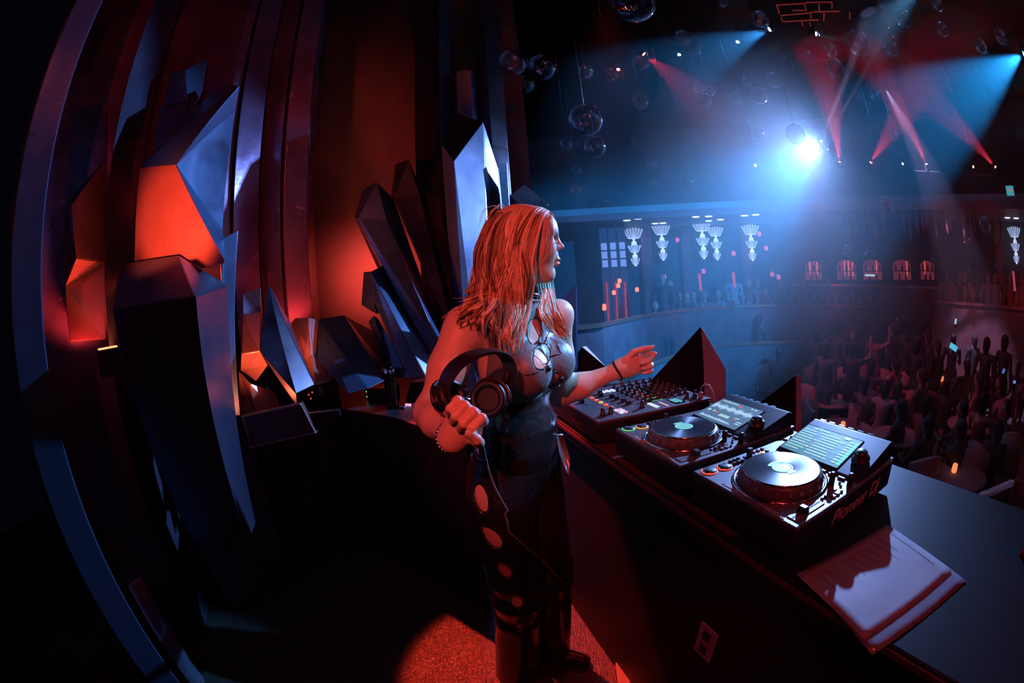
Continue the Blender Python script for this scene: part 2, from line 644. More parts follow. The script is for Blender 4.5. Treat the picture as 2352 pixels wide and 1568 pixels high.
def shard(name, label, V, F, m, depth=.35, cat='crystal', group='crystals of the stage backdrop', bevel=.005, back=None, flat=0, m2=None, f2=()):
    """solid crystal: V = visible corners (px, py, r), F = visible facets; closed behind by its own thickness"""
    pts = [P(*q[:3]) for q in V]
    for p, q in zip(pts, V):
        if len(q) == 4:                              # corner that stands on the level q[3]
            p.z = q[3]
    eye = Vector((0, 0, CAMZ))
    fixed = set()
    for f in F[:flat]:                      # keep every facet planar: later corners slide in depth
        base = ([i for i in f if i in fixed] + [i for i in f if i not in fixed])[:3]
        nn = (pts[base[1]] - pts[base[0]]).cross(pts[base[2]] - pts[base[0]])
        for i in f:
            if i in fixed or i in base or nn.length < 1e-6:
                continue
            dr = pts[i] - eye
            den = nn.dot(dr)
            if abs(den) > 1e-6:
                t = nn.dot(pts[base[0]] - eye) / den
                pts[i] = eye + dr * min(max(t, .72), 1.4)
        fixed |= set(f)
    cen = sum(pts, Vector()) / len(pts)
    d = Vector(back).normalized() if back else Vector((cen.x, cen.y, 0)).normalized()
    cnt = {}
    for f in F:
        for i in range(len(f)):
            e = (f[i], f[(i + 1) % len(f)])
            cnt[e] = 1
    bnd = [e for e in cnt if (e[1], e[0]) not in cnt]
    b = MB()
    n = len(pts)
    mid = sum((pts[e[0]] for e in bnd), Vector()) / len(bnd)
    bk = [p + d * depth + (mid - p) * .22 for p in pts]
    b.v = [tuple(p) for p in pts + bk]
    b.f = [tuple(f) for f in F] + [(e[1], e[0], e[0] + n, e[1] + n) for e in bnd]
    nxt = dict(bnd)
    seen = set()
    for st in list(nxt):
        if st in seen:
            continue
        loop, k = [], st
        while k not in seen and k in nxt:
            seen.add(k)
            loop.append(k + n)
            k = nxt[k]
        if len(loop) > 2:
            b.f.append(tuple(reversed(loop)))
    used = sorted({i for f in b.f for i in f})
    mp = {o: k for k, o in enumerate(used)}
    b.v = [b.v[i] for i in used]
    b.f = [tuple(mp[i] for i in f) for f in b.f]
    b.s = [False] * len(b.f)
    o = b.build(name, m, bevel=bevel, fix=True)
    if m2 is not None:                               # facets of a second colour, some with their light put in
        o.data.materials.append(m2)
        want = [sum((pts[i] for i in F[k]), Vector()) / len(F[k]) for k in f2]
        for pg in o.data.polygons:
            if any((pg.center - w).length < .012 for w in want):
                pg.material_index = 1
    low = min(b.v, key=lambda p: p[2])
    origin_to(o, (cen.x, cen.y, low[2]))
    return tag(o, label, cat, group)


# tall columns, left to right (edges read at the height of the photographer's eye)
column('crystal_column', 'leftmost tall column with a blue-lit face and dark foot', [(20, 520, 1.62), (29, 520, 1.56), (100, 520, 1.50)], .18, m_cry)
column('crystal_column', 'dark red panel set back between the blue column and the dark pillar', [(92, 520, 2.35), (270, 520, 2.35)], .12, m_panel)
column('crystal_column', 'narrow dark pillar left of the big orange crystal', [(243, 500, 1.98), (306, 500, 2.35), (318, 500, 2.62)], .2, m_cry2)
column('crystal_column', 'cracked red panel above the big orange crystal', [(308, 300, 2.72), (440, 300, 2.55), (520, 300, 2.44), (541, 300, 2.48)], .15, m_panel)
# this one stands so that it mirrors the big lamp
_l = P(536, 480, 2.46)
_m = P(565, 450, 2.55)
_n = ((Vector((0, 0, CAMZ)) - _m).normalized() + (KEY - _m).normalized()).normalized()
_d = P(594, 480, 1.)
_rr = (_n.x * _l.x + _n.y * _l.y) / (_n.x * _d.x + _n.y * _d.y)
column('crystal_column', 'purple mirrored panel right of the big blue facet', [(536, 480, 2.46), (594, 480, min(max(_rr, 2.4), 3.0))], .15, m_mirr)
column('crystal_column', 'dark purple cracked panel second from the bare wall', [(596, 480, 2.76), (643, 480, 2.66)], .15, m_panel)
column('crystal_column', 'red glowing panel next to the bare wall', [(643, 480, 2.78), (652, 480, 2.72), (706, 480, 2.78), (722, 480, 3.1)], .15, m_panel)
column('crystal_column', 'dark column left of the pale central crystal', [(952, 250, 3.35), (986, 250, 3.2), (1003, 250, 3.15)], .15, m_cry2)
column('crystal_column', 'slim column with a pink edge behind the central crystal', [(1003, 250, 3.2), (1012, 250, 3.1), (1041, 250, 3.25)], .15, m_cry, z1=4.6)
column('crystal_column', 'red-lit column rising behind the central crystal', [(1042, 250, 3.2), (1050, 250, 3.12), (1086, 250, 3.12), (1094, 250, 3.2)], .15, m_cry, z1=3.28)
column('crystal_column', 'dim maroon column at the right end of the backdrop', [(1098, 250, 3.3), (1124, 250, 3.25), (1160, 250, 3.4)], .2, m_cry2, z1=4.4)
column('crystal_column', 'low cracked slab at the foot of the leftmost column', [(286, 1330, 1.62), (330, 1330, 1.66)], .1, m_panel, z1=.62)

S = shard
S('crystal_block', 'big faceted crystal with orange-lit front and blue right facet',
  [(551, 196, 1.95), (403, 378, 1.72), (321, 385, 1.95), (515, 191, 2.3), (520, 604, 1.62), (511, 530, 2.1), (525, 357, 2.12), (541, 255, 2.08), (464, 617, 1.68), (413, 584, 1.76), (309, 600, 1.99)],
  [(2, 10, 9, 8, 4, 1), (0, 1, 4, 5, 6, 7), (2, 1, 0, 3)], m_cry, .35, flat=1, m2=m_orange_lit, f2=(0,))
S('crystal_block', 'large dark leaning crystal with a flat top and blue right facet',
  [(275, 607, 1.85), (411, 586, 1.62), (451, 681, 1.30), (258, 709, 1.50), (525, 655, 1.80), (588, 1200, 1.72), (572, 1245, 1.60), (605, 1318, 1.72), (548, 1412, 1.70)],
  [(2, 3, 8, 7, 6), (1, 0, 3, 2), (1, 2, 6, 5, 4)], m_cry2, .4, flat=2)
S('crystal_shard', 'slim blue sliver beside the large dark leaning crystal',
  [(512, 546, 1.98), (548, 527, 2.02), (552, 955, 2.0), (530, 955, 1.94)], [(0, 3, 2, 1)], m_cry, .12)
S('crystal_shard', 'small dark prism with a red-lit top high on the cracked panel',
  [(390, 163, 2.35), (426, 161, 2.25), (480, 130, 2.45), (465, 212, 2.42), (438, 250, 2.28), (432, 232, 2.25), (376, 242, 2.33)],
  [(0, 6, 5, 1), (1, 5, 4, 3, 2)], m_cry, .2)
S('crystal_shard', 'small bright red plate tucked behind the big orange crystal',
  [(366, 245, 2.3), (433, 235, 2.25), (433, 262, 2.2), (384, 310, 2.15), (352, 342, 2.2)], [(0, 4, 3, 2, 1)], m_cry, .12)
S('crystal_block', 'purple crystal with an orange-lit lower ridge inside the left recess',
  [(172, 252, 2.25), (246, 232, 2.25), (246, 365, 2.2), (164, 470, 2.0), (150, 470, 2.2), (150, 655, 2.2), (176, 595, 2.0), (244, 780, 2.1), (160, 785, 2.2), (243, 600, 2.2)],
  [(0, 4, 3, 2, 1), (4, 5, 6, 3), (3, 6, 9, 2), (6, 5, 8, 7, 9)], m_cry, .15, m2=m_orange_lit, f2=(2, 3))

# low crystals behind the black gear case
S('crystal_shard', 'dark navy pointed crystal leaning over the gear case',
  [(618, 652, 2.12), (597, 806, 2.02), (724, 884, 1.96), (680, 904, 1.86), (684, 935, 1.92), (668, 742, 2.3)],
  [(0, 1, 3, 2), (1, 4, 3), (0, 2, 5)], m_cry2, .15)
S('crystal_block', 'stubby crystal with a bright orange-lit underside left of the navy one',
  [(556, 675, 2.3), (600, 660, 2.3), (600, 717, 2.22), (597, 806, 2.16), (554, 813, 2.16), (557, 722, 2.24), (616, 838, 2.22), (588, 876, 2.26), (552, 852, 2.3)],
  [(0, 5, 2, 1), (5, 4, 3, 2), (4, 8, 7, 6, 3)], m_orange_lit, .15)
S('crystal_shard', 'low orange-lit crystal stump at the foot of the navy crystal',
  [(548, 850, 2.28), (574, 880, 2.2), (592, 965, 2.2), (552, 965, 2.25), (632, 900, 2.3), (655, 965, 2.25)], [(0, 3, 2, 1), (1, 2, 5, 4)], m_orange_lit, .15)
S('crystal_block', 'orange-lit crystal right of the navy one',
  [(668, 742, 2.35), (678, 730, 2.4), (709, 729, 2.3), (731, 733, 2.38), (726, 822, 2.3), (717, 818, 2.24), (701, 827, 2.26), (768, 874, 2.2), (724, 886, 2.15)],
  [(0, 6, 5, 2, 1), (2, 5, 4, 3), (6, 8, 7, 4, 5)], m_orange_lit, .15)
S('crystal_block', 'low fallen crystal with a white-blue facet beside the tumbler',
  [(731, 733, 2.45), (790, 723, 2.52), (885, 874, 2.2), (846, 892, 2.12), (728, 824, 2.28), (800, 905, 2.1), (867, 765, 2.72), (908, 866, 2.42)],
  [(0, 3, 2, 1), (0, 4, 5, 3), (1, 2, 7, 6)], m_cry, .18)

# the fan of long crystals
S('crystal_shard', 'long dark crystal whose tip stands against the orange glow',
  [(865, 417, 2.66), (833, 435, 2.86), (815, 499, 2.86), (823, 501, 2.62), (904, 456, 2.86), (889, 505, 2.62), (993, 822, 2.36), (1004, 778, 2.36), (1020, 775, 2.6), (975, 838, 2.55)],
  [(1, 2, 3, 0), (0, 3, 6, 7, 5), (0, 5, 7, 8, 4), (2, 9, 6, 3)], m_cry, .2)
S('crystal_shard', 'long reddish crystal second from the left in the fan',
  [(938, 366, 2.80), (908, 376, 3.0), (898, 449, 3.0), (904, 454, 2.8), (971, 443, 3.0), (964, 446, 2.8), (1022, 735, 2.6), (1031, 720, 2.6), (1046, 712, 2.8)],
  [(1, 2, 3, 0), (0, 3, 6, 7, 5), (0, 5, 7, 8, 4)], m_cry2, .2)
S('crystal_shard', 'maroon crystal between the reddish one and the pale central crystal',
  [(1004, 345, 3.05), (976, 440, 3.0), (1030, 725, 2.75), (1058, 722, 2.75), (1022, 338, 3.1)], [(0, 1, 2, 3, 4)], m_cry2, .2)
S('crystal_shard', 'short blue crystal with a red end face low in the fan',
  [(835, 624, 2.6), (853, 622, 2.46), (878, 610, 2.62), (992, 822, 2.34), (980, 868, 2.22), (938, 868, 2.26), (858, 690, 2.40), (830, 700, 2.58), (866, 722, 2.46)],
  [(0, 7, 6, 1), (1, 4, 3, 2), (1, 6, 5, 4), (7, 8, 6)], m_cry, .18)
S('crystal_shard', 'smallest blue sliver under the short crystal of the fan',
  [(858, 724, 2.42), (868, 731, 2.46), (948, 868, 2.24), (905, 868, 2.30), (846, 738, 2.5)], [(0, 3, 2, 1), (4, 3, 0)], m_cry, .12)
S('crystal_shard', 'tallest pale crystal with a black tip behind the DJ',
  [(1046, 258, 3.0), (1110, 280, 2.86), (1042, 370, 2.62), (1014, 331, 2.82), (1148, 400, 3.0), (1062, 690, 2.5, .0), (1112, 690, 2.58, .0), (1050, 690, 2.66, .0), (1160, 690, 2.9, .0)],
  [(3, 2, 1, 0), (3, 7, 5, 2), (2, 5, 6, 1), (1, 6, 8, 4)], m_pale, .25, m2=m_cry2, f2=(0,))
S('crystal_shard', 'thin violet shard at the right flank of the pale crystal',
  [(1143, 382, 2.86), (1165, 371, 2.92), (1168, 520, 2.92, 1.0), (1150, 520, 2.8, 1.0)], [(0, 3, 2, 1)], m_cry, .1)
S('crystal_shard', 'tiny blue spike in front of the pale crystal',
  [(1068, 640, 2.4), (1050, 712, 2.35, .6), (1090, 705, 2.4, .6)], [(0, 1, 2)], m_cry, .1)
S('crystal_shard', 'blue pointed shard right of the DJ hair',
  [(1324, 650, 2.1), (1286, 688, 2.0), (1284, 785, 2.0, .0), (1306, 785, 2.1, .0)], [(0, 1, 2, 3)], m_cry, .15)
S('crystal_shard', 'dark reddish triangle above the DJ head',
  [(1204, 423, 3.1), (1170, 448, 3.0), (1172, 500, 3.0), (1225, 500, 3.1), (1260, 470, 3.2)], [(0, 1, 2, 3, 4)], m_cry2, .15)
# spikes on the audience side of the desk
S('crystal_spike', 'large dark spike with a pink-lit edge behind the mixer',
  [(1610, 748, 1.95), (1495, 872, 1.8), (1495, 940, 1.8, .60), (1628, 940, 1.80, .60), (1668, 848, 2.02), (1672, 930, 1.95, .60), (1614, 800, 1.90)],
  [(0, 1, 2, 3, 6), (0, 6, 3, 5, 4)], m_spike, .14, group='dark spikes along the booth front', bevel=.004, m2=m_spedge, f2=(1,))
S('crystal_spike', 'low dark spike with a red-lit edge behind the nearest player',
  [(1828, 860, 1.78), (1742, 925, 1.72), (1742, 985, 1.7, .60), (1842, 985, 1.72, .60), (1856, 985, 1.86, .60), (1840, 862, 1.86)],
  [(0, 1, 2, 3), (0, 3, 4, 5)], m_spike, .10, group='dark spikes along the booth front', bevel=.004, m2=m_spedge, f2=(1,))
S('crystal_spike', 'small dark spike with a pale lit edge behind the DJ wrist',
  [(1337, 796, 2.2), (1300, 845, 2.1), (1300, 890, 2.1, .60), (1400, 890, 2.1, .60), (1392, 842, 2.15), (1346, 794, 2.3)],
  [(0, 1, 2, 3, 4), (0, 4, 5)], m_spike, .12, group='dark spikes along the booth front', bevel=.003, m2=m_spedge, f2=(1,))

# ---------------------------------------------------------------- the hall: floor, wall, ceiling, balcony soffit
def pol(az, r, z):
    a = math.radians(az)
    return Vector((r * math.sin(a), r * math.cos(a), z))


def azel(px, py):
    d = ray(px, py)
    return math.degrees(math.atan2(d.x, d.y)), math.degrees(math.asin(d.z))


HZ = -1.2
m_hfloor = mat('hall_carpet', (.10, .07, .08), .8, vary=.4, vscale=3)
m_hwall = mat('hall_wall_paint', (.10, .09, .11), .7, vary=.2, vscale=2)
m_ceil = mat('hall_ceiling_black', (.004, .004, .005), 1., spec=0.)
m_soff = mat('soffit_plaster', (.30, .27, .30), .55, vary=.15, vscale=1.5)
m_trim = mat('fascia_red_lacquer', (.42, .10, .12), .45)
m_tier = mat('tier_upholstery', (.16, .06, .07), .6, vary=.3, vscale=4)


def ring(az0, az1, r0, r1, z0, z1, n=40, m=None, name='ring', rf=None, kind='structure', label=None, parent=None):
    """curved slab between two radii and two heights"""
    b = MB()
    vs, fs = [], []
    for i in range(n + 1):
        a = az0 + (az1 - az0) * i / n
        q = rf(a) if rf else 0
        vs += [pol(a, r0 + q, z0), pol(a, r1 + q, z0), pol(a, r1 + q, z1), pol(a, r0 + q, z1)]
    for i in range(n):
        for k in range(4):
            p, q = i * 4 + k, i * 4 + (k + 1) % 4
            fs.append((p, q, q + 4, p + 4))
    fs += [(0, 1, 2, 3), tuple(n * 4 + k for k in (3, 2, 1, 0))]
    b.add(vs, fs, False)
    o = b.build(name, m, parent, fix=True)
    if kind:
        o['kind'] = kind
    if label:
        o['label'] = label
    return o


b = MB()
b.prism([tuple(UV(-13, 1.75).xy), tuple(UV(10, 1.75).xy), tuple(UV(10, 16).xy), tuple(UV(-13, 16).xy)], HZ - .2, HZ)
tag(b.build('floor_hall', m_hfloor), 'dark carpeted floor of the club hall', kind='structure')
b = MB()
b.prism([(-5, -4), (16, -4), (16, 15), (-5, 15)], 6.0, 6.2)
tag(b.build('ceiling', m_ceil), 'black ceiling of the club', kind='structure')
ring(2, 112, 12.6, 12.8, HZ, 6.0, 56, m_hwall, 'wall_hall', label='curved dark rear wall of the hall')
b = MB()
b.prism([tuple(UV(-9, 1.75).xy), tuple(UV(6, 1.75).xy), tuple(UV(6, 1.66).xy), tuple(UV(-9, 1.66).xy)], HZ, .62)
tag(b.build('wall_stage_front', m_black), 'black front wall of the raised booth', kind='structure')
ring(2, 112, 10.35, 12.6, 3.0, 3.3, 56, m_soff, 'ceiling_soffit', label='pale soffit over the rear balcony')
ring(2, 112, 10.30, 10.36, 2.98, 3.14, 56, m_trim, 'trim_1', label='thin red fascia around the balcony soffit')

# lower curved tiers of booth seats
TL = [(8, 6.6), (12.2, 6.9), (14.2, 7.4), (18.9, 8.6), (22.4, 9.5), (29.5, 10.6), (36.7, 11.0), (49, 11.1)]


def tier_r(a):
    for (a0, r0), (a1, r1) in zip(TL, TL[1:]):
        if a <= a1:
            return r0 + (r1 - r0) * (a - a0) / (a1 - a0)
    return TL[-1][1]


m_rail = mat('brass_rail', (.55, .20, .14), .3, metal=.8)
ring(8, 50, 0, .12, HZ, .80, 40, m_tier, 'wall_tier_left', rf=tier_r, label='curved parapet of the left seating tier')
ring(8, 50, -.05, .17, .80, .86, 40, m_rail, 'trim_2', rf=tier_r, label='reddish rail cap of the left tier')
ring(58, 84, 11.2, 11.35, HZ, .98, 24, m_tier, 'wall_tier_right', label='curved parapet of the right seating tier')
ring(58, 84, 11.15, 11.4, .98, 1.04, 24, m_rail, 'trim_3', label='reddish rail cap of the right tier')
ring(8, 46, -1.7, -1.6, HZ, .15, 36, m_tier, 'wall_tier_lower', rf=tier_r, label='low curved bench wall below the left tier')
ring(8, 46, -1.74, -1.56, .15, .19, 36, m_rail, 'trim_4', rf=tier_r, label='reddish rail on the low bench wall')

# ---------------------------------------------------------------- haze over the dance floor
m_haze = bpy.data.materials.new('club_haze')
m_haze.use_nodes = True
nt = m_haze.node_tree
for nd in list(nt.nodes):
    if nd.type == 'BSDF_PRINCIPLED':
        nt.nodes.remove(nd)
vsn = nt.nodes.new('ShaderNodeVolumeScatter')
vsn.inputs['Color'].default_value = (1, 1, 1, 1)
vsn.inputs['Density'].default_value = .030
vsn.inputs['Anisotropy'].default_value = .35
nt.links.new(vsn.outputs[0], nt.nodes['Material Output'].inputs['Volume'])
b = MB()
b.prism([tuple(UV(-12.4, 2.25).xy), tuple(UV(7, 2.25).xy), tuple(UV(7, 13.5).xy), tuple(UV(-12.4, 13.5).xy)], HZ + .02, 5.95)
hz = b.build('haze', m_haze)
tag(hz, 'thin smoke haze hanging over the dance floor', 'haze', kind='stuff')

# ---------------------------------------------------------------- moving-head lamps
m_fix = mat('lamp_housing_black', (.02, .02, .022), .4)


def lens_mat(name, col, es):
    return mat(name, (0, 0, 0), .3, emit=col, es=es)


LM = {'blue': lens_mat('lens_blue', (.25, .55, 1.), 80), 'red': lens_mat('lens_red', (1., .07, .04), 90), 'white': lens_mat('lens_white', (.65, .8, 1.), 90.),
      'amber': lens_mat('lens_amber', (1., .5, .25), 14)}
_mh = {}


def moving_head(label, p, aim, col, size=.16, spot=None):
    """stand-off base, yoke and head pointing at `aim`, hung under the ceiling by a pipe"""
    p, aim = Vector(p), Vector(aim)
    d = (aim - p).normalized()
    q = d.to_track_quat('Z', 'Y').to_matrix().to_4x4()
    root = thing('stage_lamp', label, 'stage lamp', p, group='moving lamps over the dance floor')
    s = size / .16
    if 'head' not in _mh:
        hb = MB().lathe([(.03, -.22), (.075, -.20), (.085, -.05), (.078, .0), (.078, .03)], 20)
        _mh['head'] = hb.mesh('head', m_fix)
        _mh['yoke'] = MB().box((.105, 0, .06), (.02, .06, .2)).box((-.105, 0, .06), (.02, .06, .2)).box((0, 0, .17), (.23, .08, .03)).mesh('yoke', m_fix)
        _mh['base'] = MB().box((0, 0, .23), (.2, .16, .09), taper=.9).mesh('base', m_fix)
        _mh['pipe'] = MB().lathe([(.015, .27), (.015, 1.)], 8).mesh('pipe', m_fix)
        for k in LM:
            _mh['lens_' + k] = MB().lathe([(.070, .024), (.06, .036), (.03, .042), (.002, .044)], 20).mesh('lens', LM[k])
    h = obj_of('head', _mh['head'], root)
    h.matrix_local = Matrix.Translation(-d * .05 * s) @ q @ Matrix.Scale(s, 4)
    le = obj_of('lens', _mh['lens_' + col], h)
    up = d.z > .12                                     # lamps that shine upwards stand on their base
    for k in ('yoke', 'base'):
        obj_of(k, _mh[k], root).matrix_local = Matrix.Scale(s, 4) @ (Matrix.Rotation(math.pi, 4, 'X') if up else Matrix.Identity(4))
    if not up:
        pp = obj_of('pipe', _mh['pipe'], root)
        pp.location.z = -.27 * 1. + .27 * s
        pp.scale.z = max(.2, (6. - p.z + .27 * (1 - s)))
    if spot:
        color, power, cone, blend = spot
        lamp(root.name + '_beam', 'SPOT', p + d * .06, color, power, aim=aim, cone=cone, blend=blend, radius=.03)
    return root


moving_head('big white-blue moving lamp glaring in the middle of the hall', KEY + Vector((.08, .1, .03)), (-.6, 1.6, .9), 'white', .27)
B2, B3 = P(2350, 124, 5.2), P(1766, 68, 5.6)
moving_head('blue lamp throwing a wide beam at the upper right edge', B2, P(2050, 330, 5.6), 'blue', .09, ((.02, .34, 1.), 5200, 46, .5))
moving_head('blue lamp throwing its beam to the left near the top', B3, P(1560, 160, 5.4), 'blue', .085, ((.04, .34, 1.), 1400, 42, .5))
moving_head('blue lamp high above the row of red lamps, aimed at the DJ', ADDED_SIDE_LAMP, (.08, 1.16, 1.33), 'blue', .10)
moving_head('small pale lamp with a short narrow beam below the ceiling lattice', P(1876, 78, 5.9), P(1990, 110, 5.8), 'blue', .08, ((.4, .6, 1.), 120, 13, .5))
for i, (q, a, w, cn, lb) in enumerate([((1928, 371, 9.2), (1880, 130, 8.5), 3400, 32, 'red lamp beaming up just right of the big white lamp'),
                                       ((2000, 372, 9.4), (2090, 230, 8.8), 1900, 30, 'red lamp beaming up and right, second in the row'),
                                       ((2127, 376, 9.6), (2030, 190, 8.8), 2600, 26, 'red lamp beaming up and left, third in the row'),
                                       ((2285, 383, 9.8), (2150, 240, 9.0), 1400, 30, 'red lamp at the right end of the row'),
                                       ((1480, 125, 6.2), (1640, 260, 6.4), 500, 44, 'red lamp fanning down left of the blue beam')]):
    moving_head(lb, P(*q), P(*a), 'red', .085, ((1., .04, .12), w, cn, .6))
moving_head('pale lamp whose thin beams shoot up beside the big lamp', P(1884, 322, 8.9), P(1996, 20, 7.2), 'white', .10, ((.62, .55, 1.), 9000, 5, .4))
lamp('thin_beam_spot', 'SPOT', P(1890, 330, 8.9), (.7, .55, 1.), 5000, aim=P(2010, 120, 7.4), cone=3, blend=.4, radius=.02)
lamp('violet_beam_spot', 'SPOT', P(2034, 205, 8.8), (.65, .5, 1.), 2600, aim=P(2110, 350, 9.2), cone=26, blend=.6, radius=.03)
lamp('top_red_spot', 'SPOT', P(1330, -120, 3.6), RED, 160, aim=P(1330, 160, 4.6), cone=60, blend=.8, radius=.05)
for q, c, lb in [((1560, 126, 6.4), 'blue', 'square pale lamp between the two beams near the top'), ((1735, 380, 9.0), 'white', 'small white lamp left of the big lamp'),
                 ((2235, 383, 9.4), 'amber', 'tiny amber lamp left of the last red one'), ((2073, 376, 9.4), 'amber', 'tiny amber lamp between two red beams'),
                 ((1694, 97, 5.8), 'blue', 'tiny blue lamp inside the upper left beam'), ((1420, 160, 6.0), 'red', 'tiny red lamp beside a glass globe')]:
    moving_head(lb, P(*q), P(1500, 800, 4), c, .06)
# the pipe that carries the row of upward lamps
trs = thing('lighting_truss', 'dark pipe carrying the row of red lamps', 'truss', P(1928, 371, 9.2))
t0 = Vector(trs.location)
tq = [P(1895, 372, 9.1)] + [P(*q) for q in ((1928, 371, 9.2), (2000, 372, 9.4), (2127, 376, 9.6), (2285, 383, 9.8))] + [P(2330, 386, 9.9)]
tq = [p - t0 - Vector((0, 0, .17)) for p in tq]
MB().tube(tq, .022, 8).build('pipe', m_fix, trs)
for p in (tq[1], tq[3], tq[5]):
    MB().tube([p, Vector((p.x, p.y, 6. - t0.z))], .006, 6).build('hanger_cable', m_fix, trs)
# red light that falls from the ceiling on the guests
for q, w in (((5.6, 3.2, 5.6), 12), ((8.5, 1.0, 5.6), 11), ((3.6, 7.6, 5.2), 9), ((7.5, 6.5, 5.6), 8)):
    lamp('guest_red_spot', 'SPOT', q, (1., .06, .07), w, aim=(q[0] + .5, q[1] - .2, HZ), cone=88, blend=.8, radius=.1)
# added, unseen red and blue wash lamps whose lenses mirror in the glass globes
for i, (q, c, lb) in enumerate((((-1.25, -.9, 3.36), 'red', 'red wash lamp over the left of the stage'), ((-.3, -1.5, 3.7), 'red', 'second red wash lamp over the stage'), ((.9, -1.6, 3.7), 'red', 'third red wash lamp over the stage'),
                                ((2.2, -1.2, 3.8), 'red', 'fourth red wash lamp over the stage'), ((1.6, -1.5, 3.5), 'blue', 'blue wash lamp over the stage'), ((.3, .3, 4.6), 'red', 'red wash lamp straight above the desk'),
                                ((2.6, .2, 4.9), 'red', 'red wash lamp over the booth front'), ((4.6, -.6, 5.0), 'red', 'red wash lamp over the right of the hall'), ((6.6, .4, 5.0), 'red', 'red wash lamp over the far right of the hall'))):
    moving_head(lb, q, (0.05, 1.15, 1.05) if i == 0 else (4, 4, .5), c, .14)
# small red lamps that pick out the rails of the tiers
for a, r, z, w in ((15, 7.0, 1.1, 2), (23, 9.2, 1.1, 2), (34, 10.5, 1.1, 2), (44, 10.7, 1.1, 2), (64, 10.9, 1.3, 4), (72, 10.9, 1.3, 4)):
    lamp('tier_red_lamp', 'POINT', pol(a, r, z), (1., .06, .06), w, radius=.05)

# ---------------------------------------------------------------- DJ desk and the gear on it
DZ = .98
m_desk = mat('desk_black_laminate', (.007, .007, .010), .50, vary=.1, vscale=14, spec=.22)
m_edge = mat('desk_edge_tape_red_glint', (.10, .035, .032), .35, metal=.4)  # red glint along the desk edge, put into the strip colour
m_scuff = mat('bare_chipboard', (.42, .30, .32), .8)
desk = thing('dj_desk', 'long black desk carrying the mixer and both players', 'desk', UV(-.6, .9, 0), DESKROT)
# local frame: x along the desk to the DJ's right, y towards the audience; origin u=-.6 v=.9
MB().box((0, -.005, DZ - .025), (2.70, .65, .05)).build('desk_top', m_desk, desk, bevel=.006)
MB().box((0, -.27, (DZ - .05) / 2), (2.60, .03, DZ - .05)).build('front_panel', m_desk, desk)
MB().box((0, .30, (DZ - .05) / 2), (2.60, .03, DZ - .05)).build('back_panel', m_desk, desk)
for x in (-1.29, 1.29):
    MB().box((x, .015, (DZ - .05) / 2), (.03, .53, DZ - .05)).build('side_panel', m_desk, desk)
MB().box((0, -.3325, DZ - .012), (2.70, .006, .014)).build('edge_strip', m_edge, desk, bevel=.002)
tp = MB()
tp.add([(-.62, -.325, DZ + .0012), (-.52, -.325, DZ + .0012), (.06, -.318, DZ + .0012), (.06, -.296, DZ + .0012), (-.50, -.296, DZ + .0012), (-.56, -.26, DZ + .0012), (-.60, -.26, DZ + .0012)], [tuple(range(7))])
tp.build('tape_strip', m_edge, desk)
rs = random.Random(3)
sc_ = MB()
prev = [(-.14, -.2862, DZ - .07)]
top, bot = [], []
for i in range(26):
    x = .02 + i * .0105
    top.append((x, -.2858, DZ - .055))
    bot.append((x + rs.uniform(-.004, .004), -.2858, DZ - .058 - .05 * abs(math.sin(i * .45)) * rs.uniform(.3, 1) * math.sin(math.pi * (i + .5) / 26)))
for i in range(25):
    sc_.add([top[i], top[i + 1], bot[i + 1], bot[i]], [(0, 1, 2, 3)])
sc_.build('peeled_patch', m_scuff, desk)['label'] = 'pale strip of peeled paint'
m_plate = mat('outlet_plate', (.38, .36, .38), .4)
op = MB().box((.03, -.2885, .60), (.075, .006, .12))
opo = op.build('outlet_plate', m_plate, desk, bevel=.002)
MB().box((.03, -.2925, .627), (.028, .003, .03)).build('socket', m_black, opo)
MB().box((.03, -.2925, .573), (.028, .003, .03)).build('socket', m_black, opo)

m_case = mat('player_case_black', (.012, .012, .014), .40, spec=.4, vary=.2, vscale=30)
m_top = mat('player_top_plate', (.075, .08, .09), .44, spec=1.)
m_rub = mat('button_rubber_grey', (.16, .17, .19), .42)
m_knob = mat('knob_black', (.015, .015, .017), .35)
m_chrome = mat('chrome', (.8, .8, .82), .14, metal=1.)
m_vinyl = mat('platter_vinyl_black', (.022, .028, .036), .36, metal=.0, aniso=.9, spec=.30)
_tg = m_vinyl.node_tree.nodes.new('ShaderNodeTangent')
_tg.direction_type, _tg.axis = 'RADIAL', 'Z'
m_vinyl.node_tree.links.new(_tg.outputs[0], m_vinyl.node_tree.nodes['Principled BSDF'].inputs['Tangent'])
m_print = mat('white_print', (.55, .55, .58), .5)
m_logo = mat('logo_print', (.62, .60, .62), .45)
m_scr0 = mat('screen_glass_dark', (.01, .01, .012), .08, spec=.8)


def glow(name, c, s):
    return mat(name, (.0, .0, .0), .4, emit=c, es=s)


g_cyan, g_white, g_green = glow('led_cyan', (.16, .72, .85), 1.1), glow('led_white', (.62, .74, 1.), 1.1), glow('led_green', (.1, .8, .35), 1.0)
g_amber, g_red, g_pink = glow('led_amber', (1., .50, .08), 1.0), glow('led_red', (1., .12, .06), 1.0), glow('led_pink', (.85, .40, .65), 1.0)
g_bg1 = glow('screen_list_background', (.04, .15, .14), 1.)
g_bg2 = glow('screen_wave_background', (.08, .16, .29), 1.)
g_row = glow('screen_list_text', (.45, .78, .76), 1.)
g_gcol = glow('screen_green_column', (.10, .75, .32), 1.)
g_row2 = glow('screen_list_stripe', (.05, .20, .18), 1.)
g_wave = glow('screen_waveform', (.45, .72, .95), 1.)
g_cyan2 = glow('jog_display', (.20, .60, .66), .9)


